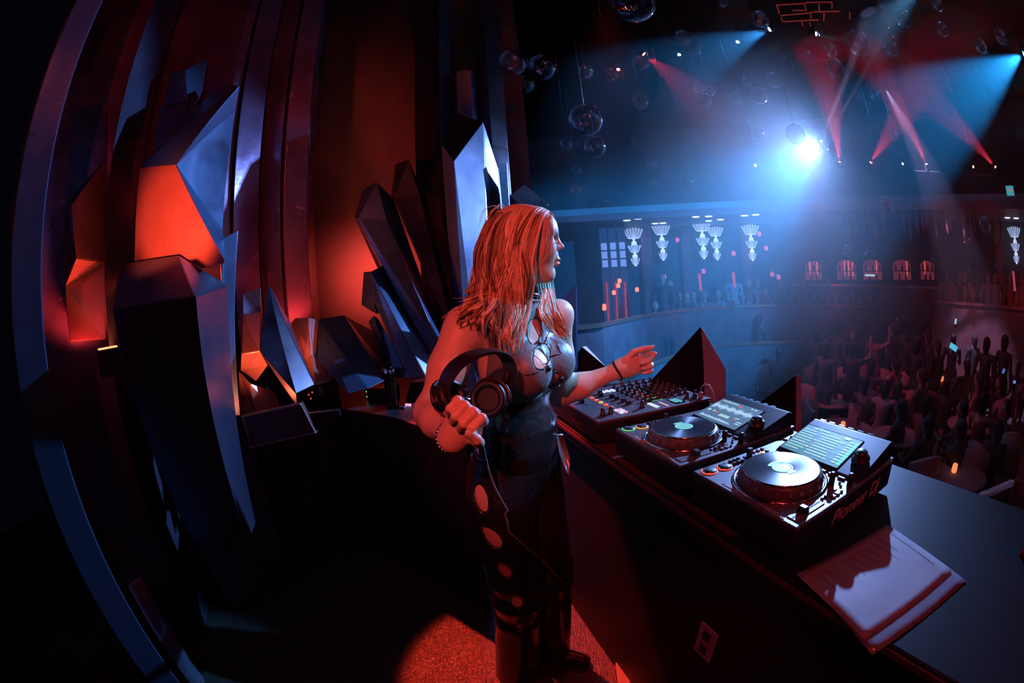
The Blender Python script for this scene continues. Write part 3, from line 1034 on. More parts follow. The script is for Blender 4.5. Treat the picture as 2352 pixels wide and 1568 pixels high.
def player(name, label, u, v, list_screen, cue, play, rot=0.):
    """deck 0.329 x 0.453 m; local x to the DJ's right, y away from the DJ, z up from the desk"""
    R_ = thing(name, label, 'media player', UV(u, v, DZ), DESKROT + rot, 'media players on the desk')
    w, d = .329, .453
    for x in (-.13, .13):
        for y in (.04, .41):
            MB().lathe([(.017, 0), (.017, .012)], 14, (x, y, 0)).build('foot', m_knob, R_)
    MB().box((0, d / 2, .046), (w, d, .066)).build('case', m_case, R_, bevel=.006)
    MB().box((0, d / 2, .0845), (w + .001, d + .001, .011)).build('top_plate', m_top, R_, bevel=.003)
    T = .0905
    # tilted screen housing
    h = MB()
    prof = [(.246, T - .004), (.252, T + .006), (.428, T + .046), (.444, T + .040), (.444, T - .03)]
    vs = [(x, y, z) for x in (-.118, .158) for y, z in prof]
    h.add(vs, [(0, 1, 6, 5), (1, 2, 7, 6), (2, 3, 8, 7), (3, 4, 9, 8), (4, 0, 5, 9), (4, 3, 2, 1, 0), (5, 6, 7, 8, 9)])
    hs = h.build('screen_housing', m_case, R_, bevel=.003, fix=True)
    sl = math.atan2(.040, .176)
    MS = Matrix.Translation((-.016, .262, T + .0085)) @ Matrix.Rotation(sl, 4, 'X')     # screen plane: x right, y up the screen
    W_, H_ = .194, .132

    def sq(mb, x0, x1, y0, y1, z=.0012):
        mb.add([(x0, y0, z), (x1, y0, z), (x1, y1, z), (x0, y1, z)], [(0, 1, 2, 3)], False, MS)
    s0 = MB()
    s0.box((0, H_ / 2, .0002), (W_ + .006, H_ + .006, .0016), MS)
    scr = s0.build('screen', m_scr0, R_)
    bg = MB()
    sq(bg, -W_ / 2, W_ / 2, 0, H_, .0014)
    bg.build('display', g_bg1 if list_screen else g_bg2, scr)
    rr = random.Random(11 if list_screen else 5)
    if list_screen:
        row, sel, col, bar = MB(), MB(), MB(), MB()
        for k in range(9):
            y = .012 + k * .0118
            if k % 2:
                sq(bar, -W_ / 2, W_ / 2, y - .002, y + .0085, .0016)
            x = -W_ / 2 + .005
            end = -W_ / 2 + .055 + rr.uniform(-.012, .004)
            while x < end:
                q = rr.uniform(.003, .009)
                sq(row, x, x + q, y + .001, y + .0052, .0019)
                x += q + .0016
            x = -W_ / 2 + .064
            sq(sel, x, x + .006, y, y + .006, .0019) if k in (2, 5, 8) else None
            x += .010
            end = x + rr.uniform(.045, .085)
            while x < end:
                q = rr.uniform(.003, .010)
                sq(row, x, x + q, y + .001, y + .0052, .0019)
                x += q + .0016
            sq(row, W_ / 2 - .030, W_ / 2 - .016, y + .001, y + .0055, .0019)
            sq(col, W_ / 2 - .0135, W_ / 2 - .002, y - .0015, y + .0085, .0018)
        x = -W_ / 2 + .03
        for q in (.012, .005, .009, .007, .010):
            sq(row, x, x + q, H_ - .012, H_ - .0065, .0019)
            x += q + .003
        sq(row, W_ / 2 - .055, W_ / 2 - .035, H_ - .016, H_ - .004, .002)
        bar.build('list_stripe', g_row2, scr)['kind'] = 'stuff'
        row.build('list_text', g_row, scr)['kind'] = 'stuff'
        sel.build('list_cover', g_pink, scr)['kind'] = 'stuff'
        col.build('list_meter', g_gcol, scr)['kind'] = 'stuff'
    else:
        wv, tx, rd = MB(), MB(), MB()
        n = 120
        for k in range(n):
            x = -W_ / 2 + .003 + k * (W_ - .006) / n
            e = (.35 + .65 * abs(math.sin(k * .55) * math.sin(k * .13 + 1))) * rr.uniform(.45, 1.)
            sq(wv, x, x + .0013, .086 - .022 * e, .086 + .022 * e, .0018)
        for k in range(90):
            x = -W_ / 2 + .012 + k * (W_ - .05) / 90
            sq(wv, x, x + .0013, .012, .014 + .011 * rr.random(), .0018)
        for x0, y0, ln, hh in ((-.085, .118, .075, .006), (-.085, .046, .012, .012), (-.06, .048, .008, .010), (-.02, .036, .045, .014), (.05, .118, .008, .008), (.066, .118, .01, .008), (.045, .05, .02, .005), (.068, .034, .022, .005), (.068, .024, .022, .005)):
            x = x0
            while x < x0 + ln:
                q = rr.uniform(.003, .008)
                sq(tx, x, min(x + q, x0 + ln), y0, y0 + hh, .0019)
                x += q + .0015
        sq(rd, -.005, .018, .112, .1165, .002)
        sq(rd, .045, .056, .042, .0475, .002)
        sq(rd, -.05, -.035, .049, .054, .002)
        wv.build('waveform', g_wave, scr)['kind'] = 'stuff'
        tx.build('screen_text', g_row, scr)['kind'] = 'stuff'
        rd.build('screen_mark', g_red, scr)['kind'] = 'stuff'
    # rotary selector, rear buttons
    MK = Matrix.Translation((.118, .318, T + .024)) @ Matrix.Rotation(sl, 4, 'X')
    kn = MB()
    kn.lathe([(.026, 0), (.026, .004), (.019, .006), (.0185, .018), (.016, .021), (.001, .022)], 28, M=MK)
    ko = kn.build('rotary_selector', m_knob, R_)
    MB().lathe([(.0165, .0205), (.011, .0232), (.001, .0238)], 24, M=MK).build('cap', m_chrome, ko)
    for k in range(6):
        MB().box((-.090 + k * .034, .4355, T + .0445), (.018, .006, .004)).build('menu_button', m_chrome if k != 2 else m_rub, R_)
    # jog wheel
    jx, jy = .005, .130
    jr = MB().lathe([(.117, T - .002), (.117, T + .002), (.110, T + .004), (.107, T + .001)], 56, (jx, jy, 0), cap=False).build('jog_ring', m_chrome, R_)
    jw = MB()
    n = 72
    pr = [(.104, T + .002), (.105, T + .006), (.1015, T + .020), (.098, T + .0245), (.092, T + .0265)]
    vs, fs = [], []
    for k, (r, z) in enumerate(pr):
        for i in range(n):
            a = 2 * math.pi * i / n
            rr_ = r - (.0035 * max(0, math.cos(a * 24 / 1.)) ** 2 if k in (1, 2) else 0)
            vs.append((jx + rr_ * math.cos(a), jy + rr_ * math.sin(a), z))
    for k in range(len(pr) - 1):
        for i in range(n):
            j = (i + 1) % n
            fs.append((k * n + i, k * n + j, (k + 1) * n + j, (k + 1) * n + i))
    jw.add(vs, fs, True)
    jo = jw.build('jog_wheel', m_top, R_)
    di = MB()
    for i in range(24):
        a = 2 * math.pi * (i + .5) / 24
        M_ = Matrix.Translation((jx + .1025 * math.cos(a), jy + .1025 * math.sin(a), T + .012)) @ Matrix.Rotation(a, 4, 'Z') @ Matrix.Rotation(math.radians(80), 4, 'Y')
        di.lathe([(.0062, 0), (.0055, .0012), (.003, .0016), (.0005, .0017)], 10, M=M_)
    dd = di.build('grip_dimple', m_rub, jo)
    dd['kind'] = 'stuff'
    MB().lathe([(.0935, T + .0255), (.0935, T + .0285), (.0915, T + .0292)], 56, (jx, jy, 0), cap=False).build('platter_rim', m_chrome, jo)
    pl = MB()
    pl.lathe([(.0912, T + .0286), (.0905, T + .0290), (.060, T + .0290), (.030, T + .0290)], 64, (jx, jy, 0), smooth=False)
    pl.build('platter', m_vinyl, jo)
    jd = MB().lathe([(.0295, T + .0291), (.0001, T + .0292)], 40, (jx, jy, 0), cap=False).build('jog_display', m_scr0, jo)
    MB().lathe([(.026, T + .0294), (.0255, T + .0296), (.021, T + .0296), (.0205, T + .0294)], 40, (jx, jy, 0), cap=False).build('ring_light', g_cyan, jd)
    MB().lathe([(.0195, T + .0294), (.0001, T + .0295)], 32, (jx, jy, 0), cap=False).build('centre_light', g_cyan2, jd)
    wd = MB()
    for a0, a1 in ((150, 215), (-25, 15)) if list_screen else ((150, 205),):
        pts = []
        for i in range(9):
            a = math.radians(a0 + (a1 - a0) * i / 8)
            pts += [(jx + .0265 * math.cos(a), jy + .0265 * math.sin(a), T + .0297), (jx + .036 * math.cos(a), jy + .036 * math.sin(a), T + .0297)]
        wd.add(pts, [(2 * i, 2 * i + 1, 2 * i + 3, 2 * i + 2) for i in range(8)])
    wd.build('wedge_light', g_cyan2, jd)['kind'] = 'stuff'
    # cue and play
    for (x, y), g in (((-.138, .030), play), ((-.133, .074), cue)):
        bt = MB().lathe([(.0172, T), (.0172, T + .003), (.0140, T + .0045), (.002, T + .005)], 28, (x, y, 0)).build('transport_button', m_chrome, R_)
        MB().lathe([(.0205, T + .0006), (.020, T + .0016), (.0178, T + .0016), (.0175, T + .0006)], 32, (x, y, 0), cap=False).build('ring_light', g, bt)
    for i in range(3):
        for j in range(2):
            MB().lathe([(.0052, T), (.0052, T + .004), (.004, T + .005)], 12, (-.146 + j * .016, .105 + i * .014, 0)).build('beat_button', m_knob, R_)
    lv = MB().box((-.138, .168, T + .001), (.022, .03, .002)).box((-.138, .166, T + .012), (.010, .012, .022)).build('direction_lever', m_knob, R_)
    for x, y in ((-.126, .205), (-.104, .205)):
        MB().lathe([(.0085, T), (.0085, T + .003), (.007, T + .0045), (.001, T + .005)], 18, (x, y, 0)).build('loop_button', g_amber, R_)
    for x, y in ((-.150, .195), (-.150, .212), (-.150, .229), (-.131, .228), (-.150, .330), (-.134, .345), (-.150, .362)):
        MB().box((x, y, T + .0015), (.011, .007, .004)).build('small_button', m_rub, R_, bevel=.001)
    MB().box((-.141, .405, T + .0012), (.030, .016, .003)).build('usb_lid', m_rub, R_, bevel=.001)
    for k in range(8):
        MB().box((-.098 + k * .030, .2395, T + .002), (.021, .0085, .005)).build('cue_pad', m_rub, R_, bevel=.0015)
    # right column
    for x, y, hh in ((.110, .196, .030), (.146, .226, .028)):
        MB().lathe([(.0078, T), (.0078, T + hh - .004), (.006, T + hh), (.001, T + hh)], 16, (x, y, 0)).build('column_knob', m_knob, R_)
    for x, y in ((.122, .218), (.132, .207), (.149, .186)):
        MB().lathe([(.0035, T), (.0035, T + .003), (.001, T + .0035)], 10, (x, y, 0)).build('dot_button', m_knob, R_)
    for x, y in ((.130, .180), (.146, .170), (.130, .164), (.146, .154)):
        MB().box((x, y, T + .0015), (.013, .010, .004)).build('jog_mode_button', m_rub, R_, bevel=.001)
    for x, y in ((.134, .140), (.134, .126)):
        MB().lathe([(.0042, T), (.0042, T + .003), (.001, T + .0038)], 12, (x, y, 0)).build('tempo_button', m_knob, R_)
    ts = MB().box((.137, .066, T + .0005), (.026, .100, .0022)).build('tempo_slot', m_rub, R_, bevel=.0008)
    MB().box((.137, .066, T + .0018), (.004, .092, .001)).build('slot_groove', m_black, ts)
    fy = .052 if list_screen else .072
    MB().box((.137, fy, T + .008), (.024, .018, .014), taper=.75).build('tempo_fader', m_knob, R_, bevel=.0015)
    # lettering
    text_mesh('Pioneer DJ', .0125, m_logo, 'front_lettering', R_, shear=.25, M=Matrix.Translation((-.045, .010, T + .0004)))
    text_mesh('Pioneer DJ', .052, m_logo, 'side_lettering', R_, shear=.25,
              M=Matrix.Translation((w / 2 + .0004, .255, .030)) @ Matrix.Rotation(math.radians(90), 4, 'Z') @ Matrix.Rotation(math.radians(90), 4, 'X'))
    pd = MB()
    for x0, x1, y in ((.045, .10, .012), (.072, .12, .0065)):
        x = x0
        while x < x1:
            q = rr.uniform(.003, .007)
            pd.box((x + q / 2, y, T + .0004), (q, .0028, .0006))
            x += q + .0012
    pd.build('small_print', m_print, R_)['kind'] = 'stuff'
    return R_


player('dj_player', 'nearest media player with a green track list on its screen', -.553, .597, True, g_red, g_red)
player('dj_player', 'farther media player showing a blue waveform, next to the mixer', -.925, .590, False, g_amber, g_green, rot=-.01)

# mixer
MX = thing('dj_mixer', 'wide six-channel mixer under the DJ left hand', 'mixer', UV(-1.385, .578, DZ), DESKROT)
mw, md = .405, .475
for x in (-.17, .17):
    for y in (.04, .43):
        MB().lathe([(.017, 0), (.017, .012)], 14, (x, y, 0)).build('foot', m_knob, MX)
MB().box((0, md / 2, .045), (mw, md, .066)).build('case', m_case, MX, bevel=.006)
MB().box((0, md / 2, .083), (mw, md + .001, .011)).build('top_plate', m_top, MX, bevel=.003)
T = .0887
rs = random.Random(5)
kb = MB().lathe([(.0088, 0), (.0086, .004), (.0065, .006), (.0060, .019), (.005, .021), (.001, .0212)], 14).mesh('knob', m_knob)
kt = MB().box((0, .0028, .0216), (.0016, .0058, .001)).mesh('pointer', m_print)
fb = MB().box((0, 0, .007), (.012, .020, .013), taper=.7).mesh('fader', m_knob)
ft = MB().box((0, 0, .0138), (.0085, .0022, .0008)).mesh('fader_line', m_print)


def mknob(x, y, s=1.):
    o = obj_of('knob', kb, MX)
    o.location = (x, y, T)
    o.scale = (s, s, s)
    o.rotation_euler.z = rs.uniform(-2.2, 2.2)
    obj_of('pointer', kt, o)


cols = [-.105 + .0385 * k for k in range(6)]
slot = MB()
mark = MB()
for i, x in enumerate(cols):
    for y in (.44, .412, .378, .344, .310, .276, .242):
        mknob(x, y, .95 if y > .25 else .8)
    slot.box((x, .168, T + .0003), (.004, .076, .0012))
    f = obj_of('fader', fb, MX)
    f.location = (x, .138 + .055 * rs.random(), T)
    obj_of('fader_line', ft, f)
    for y in (.136, .150, .164, .178, .192):
        mark.box((x - .011, y, T + .0004), (.006, .0010, .0006))
        mark.box((x + .011, y, T + .0004), (.006, .0010, .0006))
    o = MB().lathe([(.0085, 0), (.0085, .003), (.007, .0042), (.001, .0046)], 16, (x, .108, T)).build('cue_button', g_amber if i == 3 else g_red, MX)
    for y in (.43, .395, .361, .327, .293, .259):
        mark.box((x + rs.uniform(-.004, .004), y, T + .0004), (.012, .0012, .0006))
    led = MB()
    for k in range(8):
        led.box((x + .017, .275 + k * .006, T + .0004), (.0035, .0038, .0008))
    lo = led.build('level_meter', g_green if i > 3 else g_red, MX)
    lo['kind'] = 'stuff'
slot.build('fader_slot', m_black, MX)['kind'] = 'stuff'
MB().box((-.02, .050, T + .0003), (.080, .004, .0012)).build('crossfader_slot', m_black, MX)
f = obj_of('fader', fb, MX)
f.location, f.rotation_euler.z = (-.03, .050, T), math.radians(90)
obj_of('fader_line', ft, f)
for y in (.44, .405, .370, .335, .30, .26, .17, .09, .05):
    mknob(-.165, y, .9)
for y in (.44, .40, .20, .075, .045):
    mknob(.150, y, 1.15)
mknob(.175, .42, .9)
for k in range(2):
    for j in range(3):
        MB().lathe([(.0085, 0), (.0085, .003), (.006, .004)], 14, (-.132 + k * .018, .185 + j * .022, T)).build('effect_button', g_white, MX)
for k in range(3):
    for j in range(2):
        MB().lathe([(.0075, 0), (.0075, .003), (.005, .004)], 14, (.128 + k * .018, .108 + j * .016, T)).build('pad_button', g_pink if (k + j) % 2 else g_white, MX)
MB().box((.152, .245, T + .0016), (.060, .016, .0032)).build('touch_strip', g_white, MX, bevel=.001)
MB().box((.160, .285, T + .0010), (.06, .005, .0022)).build('touch_line', g_pink, MX)
ms = MB().box((.155, .345, T + .0010), (.062, .040, .002)).build('mixer_screen', m_scr0, MX)
tt = MB()
for k in range(4):
    x = .130
    while x < .178:
        q = rs.uniform(.003, .010)
        tt.box((x + q / 2, .331 + k * .009, T + .0023), (q, .0045, .0004))
        x += q + .002
tt.build('screen_text', g_cyan, ms)['kind'] = 'stuff'
for y in (.226, .118, .072, .47):
    mark.box((0, y, T + .0004), (.38, .0010, .0006))
for k in range(60):
    mark.box((rs.uniform(-.19, .19), rs.uniform(.02, .46), T + .0004), (rs.uniform(.006, .016), .0012, .0006))
mark.build('panel_print', m_logo, MX)['kind'] = 'stuff'
text_mesh('Pioneer DJ', .028, mat('faint_print', (.05, .05, .055), .5), 'front_lettering', MX, shear=.25,
          M=Matrix.Translation((.03, -.0006, .030)) @ Matrix.Rotation(math.radians(90), 4, 'X'))
m_plug = mat('plug_beige', (.55, .34, .28), .5)
pg = thing('signal_plug', 'stubby plug with a looped cord in the mixer corner', 'plug', UV(-1.385, .578, DZ) + E1 * .185 + E2 * .44 + Vector((0, 0, T)))
MB().box((0, 0, .012), (.016, .016, .024)).build('plug_body', m_plug, pg, bevel=.003)
MB().tube([(0, 0, .02), (0, 0, .04), (.012, -.004, .052), (.03, -.01, .048), (.045, -.016, .02), (.055, -.02, -.03), (.06, -.03, -.07)], .0028, 8).build('cord', m_plug, pg)

# papers on the desk
m_paper = mat('white_paper', (.20, .21, .24), .6, vary=.04, vscale=7, bump=.12, bscale=9)
m_clear = mat('clear_folder_film', (.15, .17, .22), .16, spec=.8, bump=.10, bscale=12)
m_ink = mat('grey_ink', (.09, .09, .11), .6)


def sheet(name, label, corners, m, z, sag=.004, group=None):
    a, b_, c, d = [PZ(x, y, DZ) for x, y in corners]
    n = 12
    mb = MB()
    vs, fs = [], []
    for s_ in (1, 0):
        for i in range(n + 1):
            for j in range(n + 1):
                u, v = i / n, j / n
                p = (a * (1 - u) + b_ * u) * (1 - v) + (d * (1 - u) + c * u) * v
                vs.append((p.x, p.y, DZ + z + s_ * .0012 + sag * math.sin(3.1 * u + 1) ** 2 * math.sin(2.4 * v) ** 2))
    m_ = (n + 1) ** 2
    for i in range(n):
        for j in range(n):
            k = i * (n + 1) + j
            fs.append((k, k + 1, k + n + 2, k + n + 1))
            fs.append((m_ + k, m_ + k + n + 1, m_ + k + n + 2, m_ + k + 1))
    for k in range(n):
        e = [(k, k + 1), ((n) * (n + 1) + k, n * (n + 1) + k + 1), (k * (n + 1), (k + 1) * (n + 1)), (k * (n + 1) + n, (k + 1) * (n + 1) + n)]
        for p, q in e:
            fs.append((p, q, q + m_, p + m_))
    mb.add(vs, fs, True)
    o = mb.build(name, m, fix=True)
    origin_to(o, a)
    return tag(o, label, 'paper', group), (a, b_, c, d)


sheet('plastic_folder', 'clear plastic folder peeking out under the white sheet', [(1840, 1318), (2064, 1222), (2218, 1336), (2002, 1506)], m_clear, .0006, .002)
pp, (a, b_, c, d) = sheet('paper_sheet', 'white printed sheet lying on the desk near the players', [(1827, 1322), (2037, 1208), (2184, 1316), (1980, 1474)], m_paper, .004, .003)
ink = MB()
rs = random.Random(9)


def on_sheet(u, v):
    p = (a * (1 - u) + b_ * u) * (1 - v) + (d * (1 - u) + c * u) * v
    return Vector((p.x, p.y, DZ + .004 + .0016 + .003 * math.sin(3.1 * u + 1) ** 2 * math.sin(2.4 * v) ** 2))


def ink_line(u, v0, v1, th):
    v = v0
    while v < v1:
        q = rs.uniform(.012, .035)
        e = min(v + q, v1)
        ink.add([on_sheet(u - th, v), on_sheet(u + th, v), on_sheet(u + th, e), on_sheet(u - th, e)], [(0, 1, 2, 3)])
        v = e + .006


for k in range(9):
    u = .10 + k * .085
    ink_line(u, .10, .10 + rs.uniform(.10, .16), .008)
    ink_line(u + .025, .12, .12 + rs.uniform(.16, .30), .006)
    if k % 2:
        ink_line(u + .045, .15, .15 + rs.uniform(.25, .42), .003)
ink_line(.93, .12, .80, .006)
io = ink.build('printed_lines', m_ink, None, fix=False)
io.parent = pp
io['kind'] = 'stuff'
io.matrix_parent_inverse = pp.matrix_basis.inverted()

# ---------------------------------------------------------------- side console with the bar things behind the DJ
m_cons = mat('console_black', (.018, .018, .022), .42, vary=.3, vscale=10, rvar=.1)
cz = .93
ft_ = [PZ(785, 938, cz), PZ(900, 957, cz), PZ(1010, 992, cz), PZ(1092, 1022, cz)]
bk_ = [PZ(1150, 900, cz), PZ(1000, 865, cz), PZ(850, 868, cz), PZ(772, 880, cz)]
poly = [(p.x, p.y) for p in ft_ + bk_]
con = thing('side_console', 'dark curved side counter behind the DJ', 'counter', (poly[0][0], poly[0][1], 0))
o = MB().prism([(x - poly[0][0], y - poly[0][1]) for x, y in poly], cz - .04, cz).build('counter_top', m_cons, con, bevel=.004, fix=True)
ctr = Vector((sum(x for x, y in poly) / 8 - poly[0][0], sum(y for x, y in poly) / 8 - poly[0][1], 0))
inner = [((x - poly[0][0]) * .94 + ctr.x * .06, (y - poly[0][1]) * .94 + ctr.y * .06) for x, y in poly]
MB().prism(inner, 0, cz - .04).build('body', m_cons, con, fix=True)
tb = PZ(903, 934, cz)
m_steel = mat('tumbler_black_steel', (.03, .03, .034), .25, spec=.7)
tm = thing('tumbler', 'tall black tumbler with a steel rim on the side counter', 'tumbler', tb)
hh = (P(900, 843, math.hypot(tb.x, tb.y)).z - tb.z)
MB().lathe([(.030, 0), (.031, .01), (.036, hh - .03), (.036, hh - .026)], 24).build('cup', m_steel, tm)
MB().lathe([(.0365, hh - .026), (.037, hh), (.034, hh), (.033, hh - .02)], 24, cap=False).build('steel_rim', m_chrome, tm)
gq = PZ(945, 925, cz)
gr = thing('wireless_receiver', 'low black receiver with green lamps beside the tumbler', 'receiver', PZ(860, 918, cz), math.radians(-8))
MB().box((.04, .05, .035), (.16, .13, .07)).build('case', m_case, gr, bevel=.006)
for k in range(2):
    MB().ball((-.040, -.012, .022 + .03 * k), .0042, 8).build('status_light', glow('led_green_b', (.05, .9, .5), 1.4), gr)
mm = thing('cable_box', 'black box with a slanted lid right of the tumbler', 'box', PZ(968, 920, cz), math.radians(-20))
MB().box((0, .08, .05), (.2, .18, .10), taper=.7).build('case', m_case, mm, bevel=.005)
MB().box((.02, -.012, .022), (.05, .004, .02)).build('label_strip', m_plate, mm)
for x, y, cc in ((925, 938, m_rub), (938, 932, g_pink), (955, 930, m_plate)):
    q = PZ(x, y, cz)
    o = MB().box((0, 0, .006), (.035, .014, .012)).build('lighter', cc, None, bevel=.002)
    o.location = q
    o.rotation_euler.z = -.4
    tag(o, {925: 'small grey lighter by the tumbler foot', 938: 'pink glowing lighter by the tumbler', 955: 'pale matchbox right of the tumbler'}[x], 'lighter')

# gear case with its dotted panel
gz = PZ(700, 925, .95)
gc = thing('gear_case', 'black gear case with little lamps in front of the navy crystal', 'gear case', Vector((gz.x, gz.y, 0)), math.radians(38))
MB().box((.11, .13, 1.01), (.24, .22, .12)).build('box', m_case, gc, bevel=.006)
MB().box((.11, .13, .475), (.18, .16, .95)).build('stand', m_black, gc)
for x, z, g in ((.0, 1.03, g_white), (.035, .99, g_red), (.06, 1.0, g_red), (.045, .965, g_red)):
    MB().ball((x, .018, z), .005, 8).build('status_light', g, gc)
MB().box((.115, .018, 1.0), (.03, .003, .05)).build('paper_tag', m_plate, gc)
# panel
q = [P(553, 955, 1.90), P(690, 925, 1.80), P(726, 996, 1.77), P(573, 1031, 1.88)]
nrm = (q[1] - q[0]).cross(q[3] - q[0]).normalized()
if nrm.dot(Vector((0, 0, CAMZ)) - q[0]) < 0:
    nrm = -nrm
pn = thing('rack_panel', 'dim red rack panel with a dotted bright edge', 'panel', (q[3].x, q[3].y, 0))
o_ = Vector((q[3].x, q[3].y, 0))
pm = MB()
vs = [p - o_ for p in q] + [p - o_ - nrm * .05 for p in q]
pm.add(vs, [(0, 1, 2, 3), (7, 6, 5, 4)] + [(i, (i + 1) % 4, 4 + (i + 1) % 4, 4 + i) for i in range(4)])
pm.build('panel', mat('rack_panel_dark', (.09, .03, .035), .4), pn, bevel=.003, fix=True)
dots = MB()
m_dot = mat('edge_trim_metal', (.65, .4, .36), .3, metal=.6)
for (i0, i1), nn, ins in (((0, 1), 40, .06), ((3, 2), 44, -.06), ((0, 3), 14, 0)):
    for k in range(nn):
        t = (k + .5) / nn
        p = q[i0].lerp(q[i1], t) - o_ + nrm * .002
        dn = (q[3] - q[0]).normalized() * (.006 if i1 == 1 else -.006) if i1 != 3 else (q[1] - q[0]).normalized() * .012
        dots.ball(p + dn, .0036 if i1 != 3 else .005, 6)
dd = dots.build('dotted_trim', m_dot, pn)
dd['kind'] = 'stuff'
pc = ((q[0] + q[2]) * .5 - o_ - nrm * .06)
MB().box((0, 0, 0), (.26, .03, .03), Matrix.Translation(q[1] * .5 + q[2] * .5 - o_ - nrm * .06) @ Matrix.Rotation(math.radians(20), 4, 'Z')).build('bracket', m_black, pn)

# up-light fixture beside the dark crystal
uq = P(247, 800, 1.80)
ul = thing('uplight', 'small clamped uplight glowing orange on its top edge', 'lamp', Vector((uq.x, uq.y, 0)), math.radians(60))
MB().box((0, 0, uq.z - .05), (.10, .10, .10)).build('housing', m_case, ul, bevel=.004)
MB().box((0, 0, uq.z + .002), (.085, .085, .006)).build('glowing_lens', glow('uplight_lens', (1., .25, .10), 3.), ul)
MB().box((.10, .0, uq.z - .06), (.12, .03, .02)).build('clamp_arm', m_black, ul)

# things under the desk
m_cable = mat('cable_rubber', (.10, .09, .10), .5)
ca = PZ(1470, 1395, 0)
ps = thing('power_strip', 'slim power strip with a tiny red lamp under the desk', 'power strip', UV(-.93, .60, .0), DESKROT + 1.2)
MB().box((0, 0, .02), (.05, .26, .035)).build('body', m_rub, ps, bevel=.004)
MB().ball((.0, -.10, .040), .005, 8).build('lamp_dot', g_amber, ps)
cb = MB().tube([UV(-.9, .56, .02), UV(-.86, .50, .012), UV(-.78, .47, .01), UV(-.70, .50, .01), UV(-.62, .53, .03), UV(-.56, .59, .12)], .006, 8).build('floor_cable', m_cable)
tag(cb, 'grey cable looping on the floor under the desk', 'cable')

# pieces of the booth rail at the right edge of the view
m_ledge = mat('pale_ledge', (.45, .42, .48), .5)
m_redp = mat('red_painted_board', (.30, .03, .03), .6)
shard('booth_ledge', 'pale narrow ledge behind the desk near the right edge', [(2238, 1141, 1.75), (2330, 1103, 1.75), (2334, 1114, 1.72), (2250, 1152, 1.72)], [(0, 3, 2, 1)], m_ledge, .04, cat='ledge', group=None, bevel=.003)
shard('booth_board', 'upright dark board with a red edge at the ledge end', [(2330, 1106, 1.72), (2340, 1106, 1.73), (2340, 1180, 1.70, .60), (2330, 1172, 1.70, .60)], [(0, 3, 2, 1)], m_redp, .04, cat='board', group=None, bevel=.002)
shard('red_partition', 'red triangular partition cut off by the right edge', [(2324, 1314, .98), (2356, 1240, 1.0), (2420, 1200, 1.0), (2420, 1420, .98, .0), (2356, 1400, .98, .0)], [(0, 4, 3, 2, 1)], m_redp, .03, cat='partition', group=None, bevel=.002)

# ---------------------------------------------------------------- the DJ
m_skin = mat('skin', (.62, .40, .31), .46, vary=.05, vscale=30, spec=.45)
m_leather = mat('black_leather', (.012, .011, .013), .22, coat=.5, spec=.75, bump=.15, bscale=60, rvar=.06)
m_topcl = mat('black_matt_leather', (.13, .14, .15), .42, spec=.6, bump=.10, bscale=90)
m_hairs = []
for lo_, hi_ in (((.07, .035, .02), (.34, .20, .12)), ((.22, .12, .07), (.62, .42, .27)), ((.45, .29, .18), (.95, .74, .55))):
    m_hair = mat('blonde_hair', (.50, .31, .19), .36, spec=.6)
    _n = m_hair.node_tree
    _g = _n.nodes.new('ShaderNodeNewGeometry')
    _rp = _n.nodes.new('ShaderNodeValToRGB')
    _rp.color_ramp.elements[0].color = (*lo_, 1)
    _rp.color_ramp.elements[1].color = (*hi_, 1)
    _n.links.new(_g.outputs['Random Per Island'], _rp.inputs[0])
    _n.links.new(_rp.outputs[0], _n.nodes['Principled BSDF'].inputs['Base Color'])
    m_hairs.append(m_hair)
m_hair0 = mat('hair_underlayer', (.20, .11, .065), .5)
m_lips = mat('glossy_lips', (.50, .16, .15), .22, spec=.7)
m_lash = mat('lashes', (.01, .008, .008), .6)
m_nail = mat('pale_nail', (.78, .72, .74), .2, spec=.7)
m_bead = mat('silver_beads', (.75, .72, .74), .18, metal=1.)
m_sole = mat('boot_leather', (.022, .020, .020), .38)

dj = thing('person', 'woman DJ with long blonde hair in black leather, reaching for the mixer', 'person', (.01, 1.2, 0))


def V3(p):
    return np.array(p, np.float32)


X, Y, Zu = V3((1, 0, 0)), V3((0, 1, 0)), V3((0, 0, 1))
HC = V3(P(1206, 558, 1.175))                       # head centre
hf = V3((.995, .06, -.05))
hf /= np.linalg.norm(hf)
hs = V3((.06, -.995, 0))                           # towards the camera (her right side)
hs = hs - hf * (hs @ hf)
hs /= np.linalg.norm(hs)
hu = np.cross(hs, hf)
hu /= np.linalg.norm(hu)
if hu[2] < 0:
    hu = -hu
HR = np.stack([hf, hs, hu], 1)                     # columns are the head axes


def hp(f, s, u):
    return HC + hf * f + hs * s + hu * u


def he(f, s, u, r, k=.012, op='u'):
    return ell(hp(f, s, u), r, HR, k, op)


ft = V3((.82, -.572, 0))                            # chest direction
lt = V3((.572, .82, 0))                             # her left
TR = np.stack([ft, lt, Zu], 1)
NB = V3(P(1192, 722, 1.175))                       # pit of the neck
RS, LS = V3(P(1064, 748, 1.075)), V3(P(1283, 722, 1.27))
CH = V3(P(1192, 820, 1.165))
WA = V3(P(1192, 965, 1.17))
HP = V3(P(1188, 1075, 1.185))


def tl(c, a, b, z):
    return c + ft * a + lt * b + Zu * z


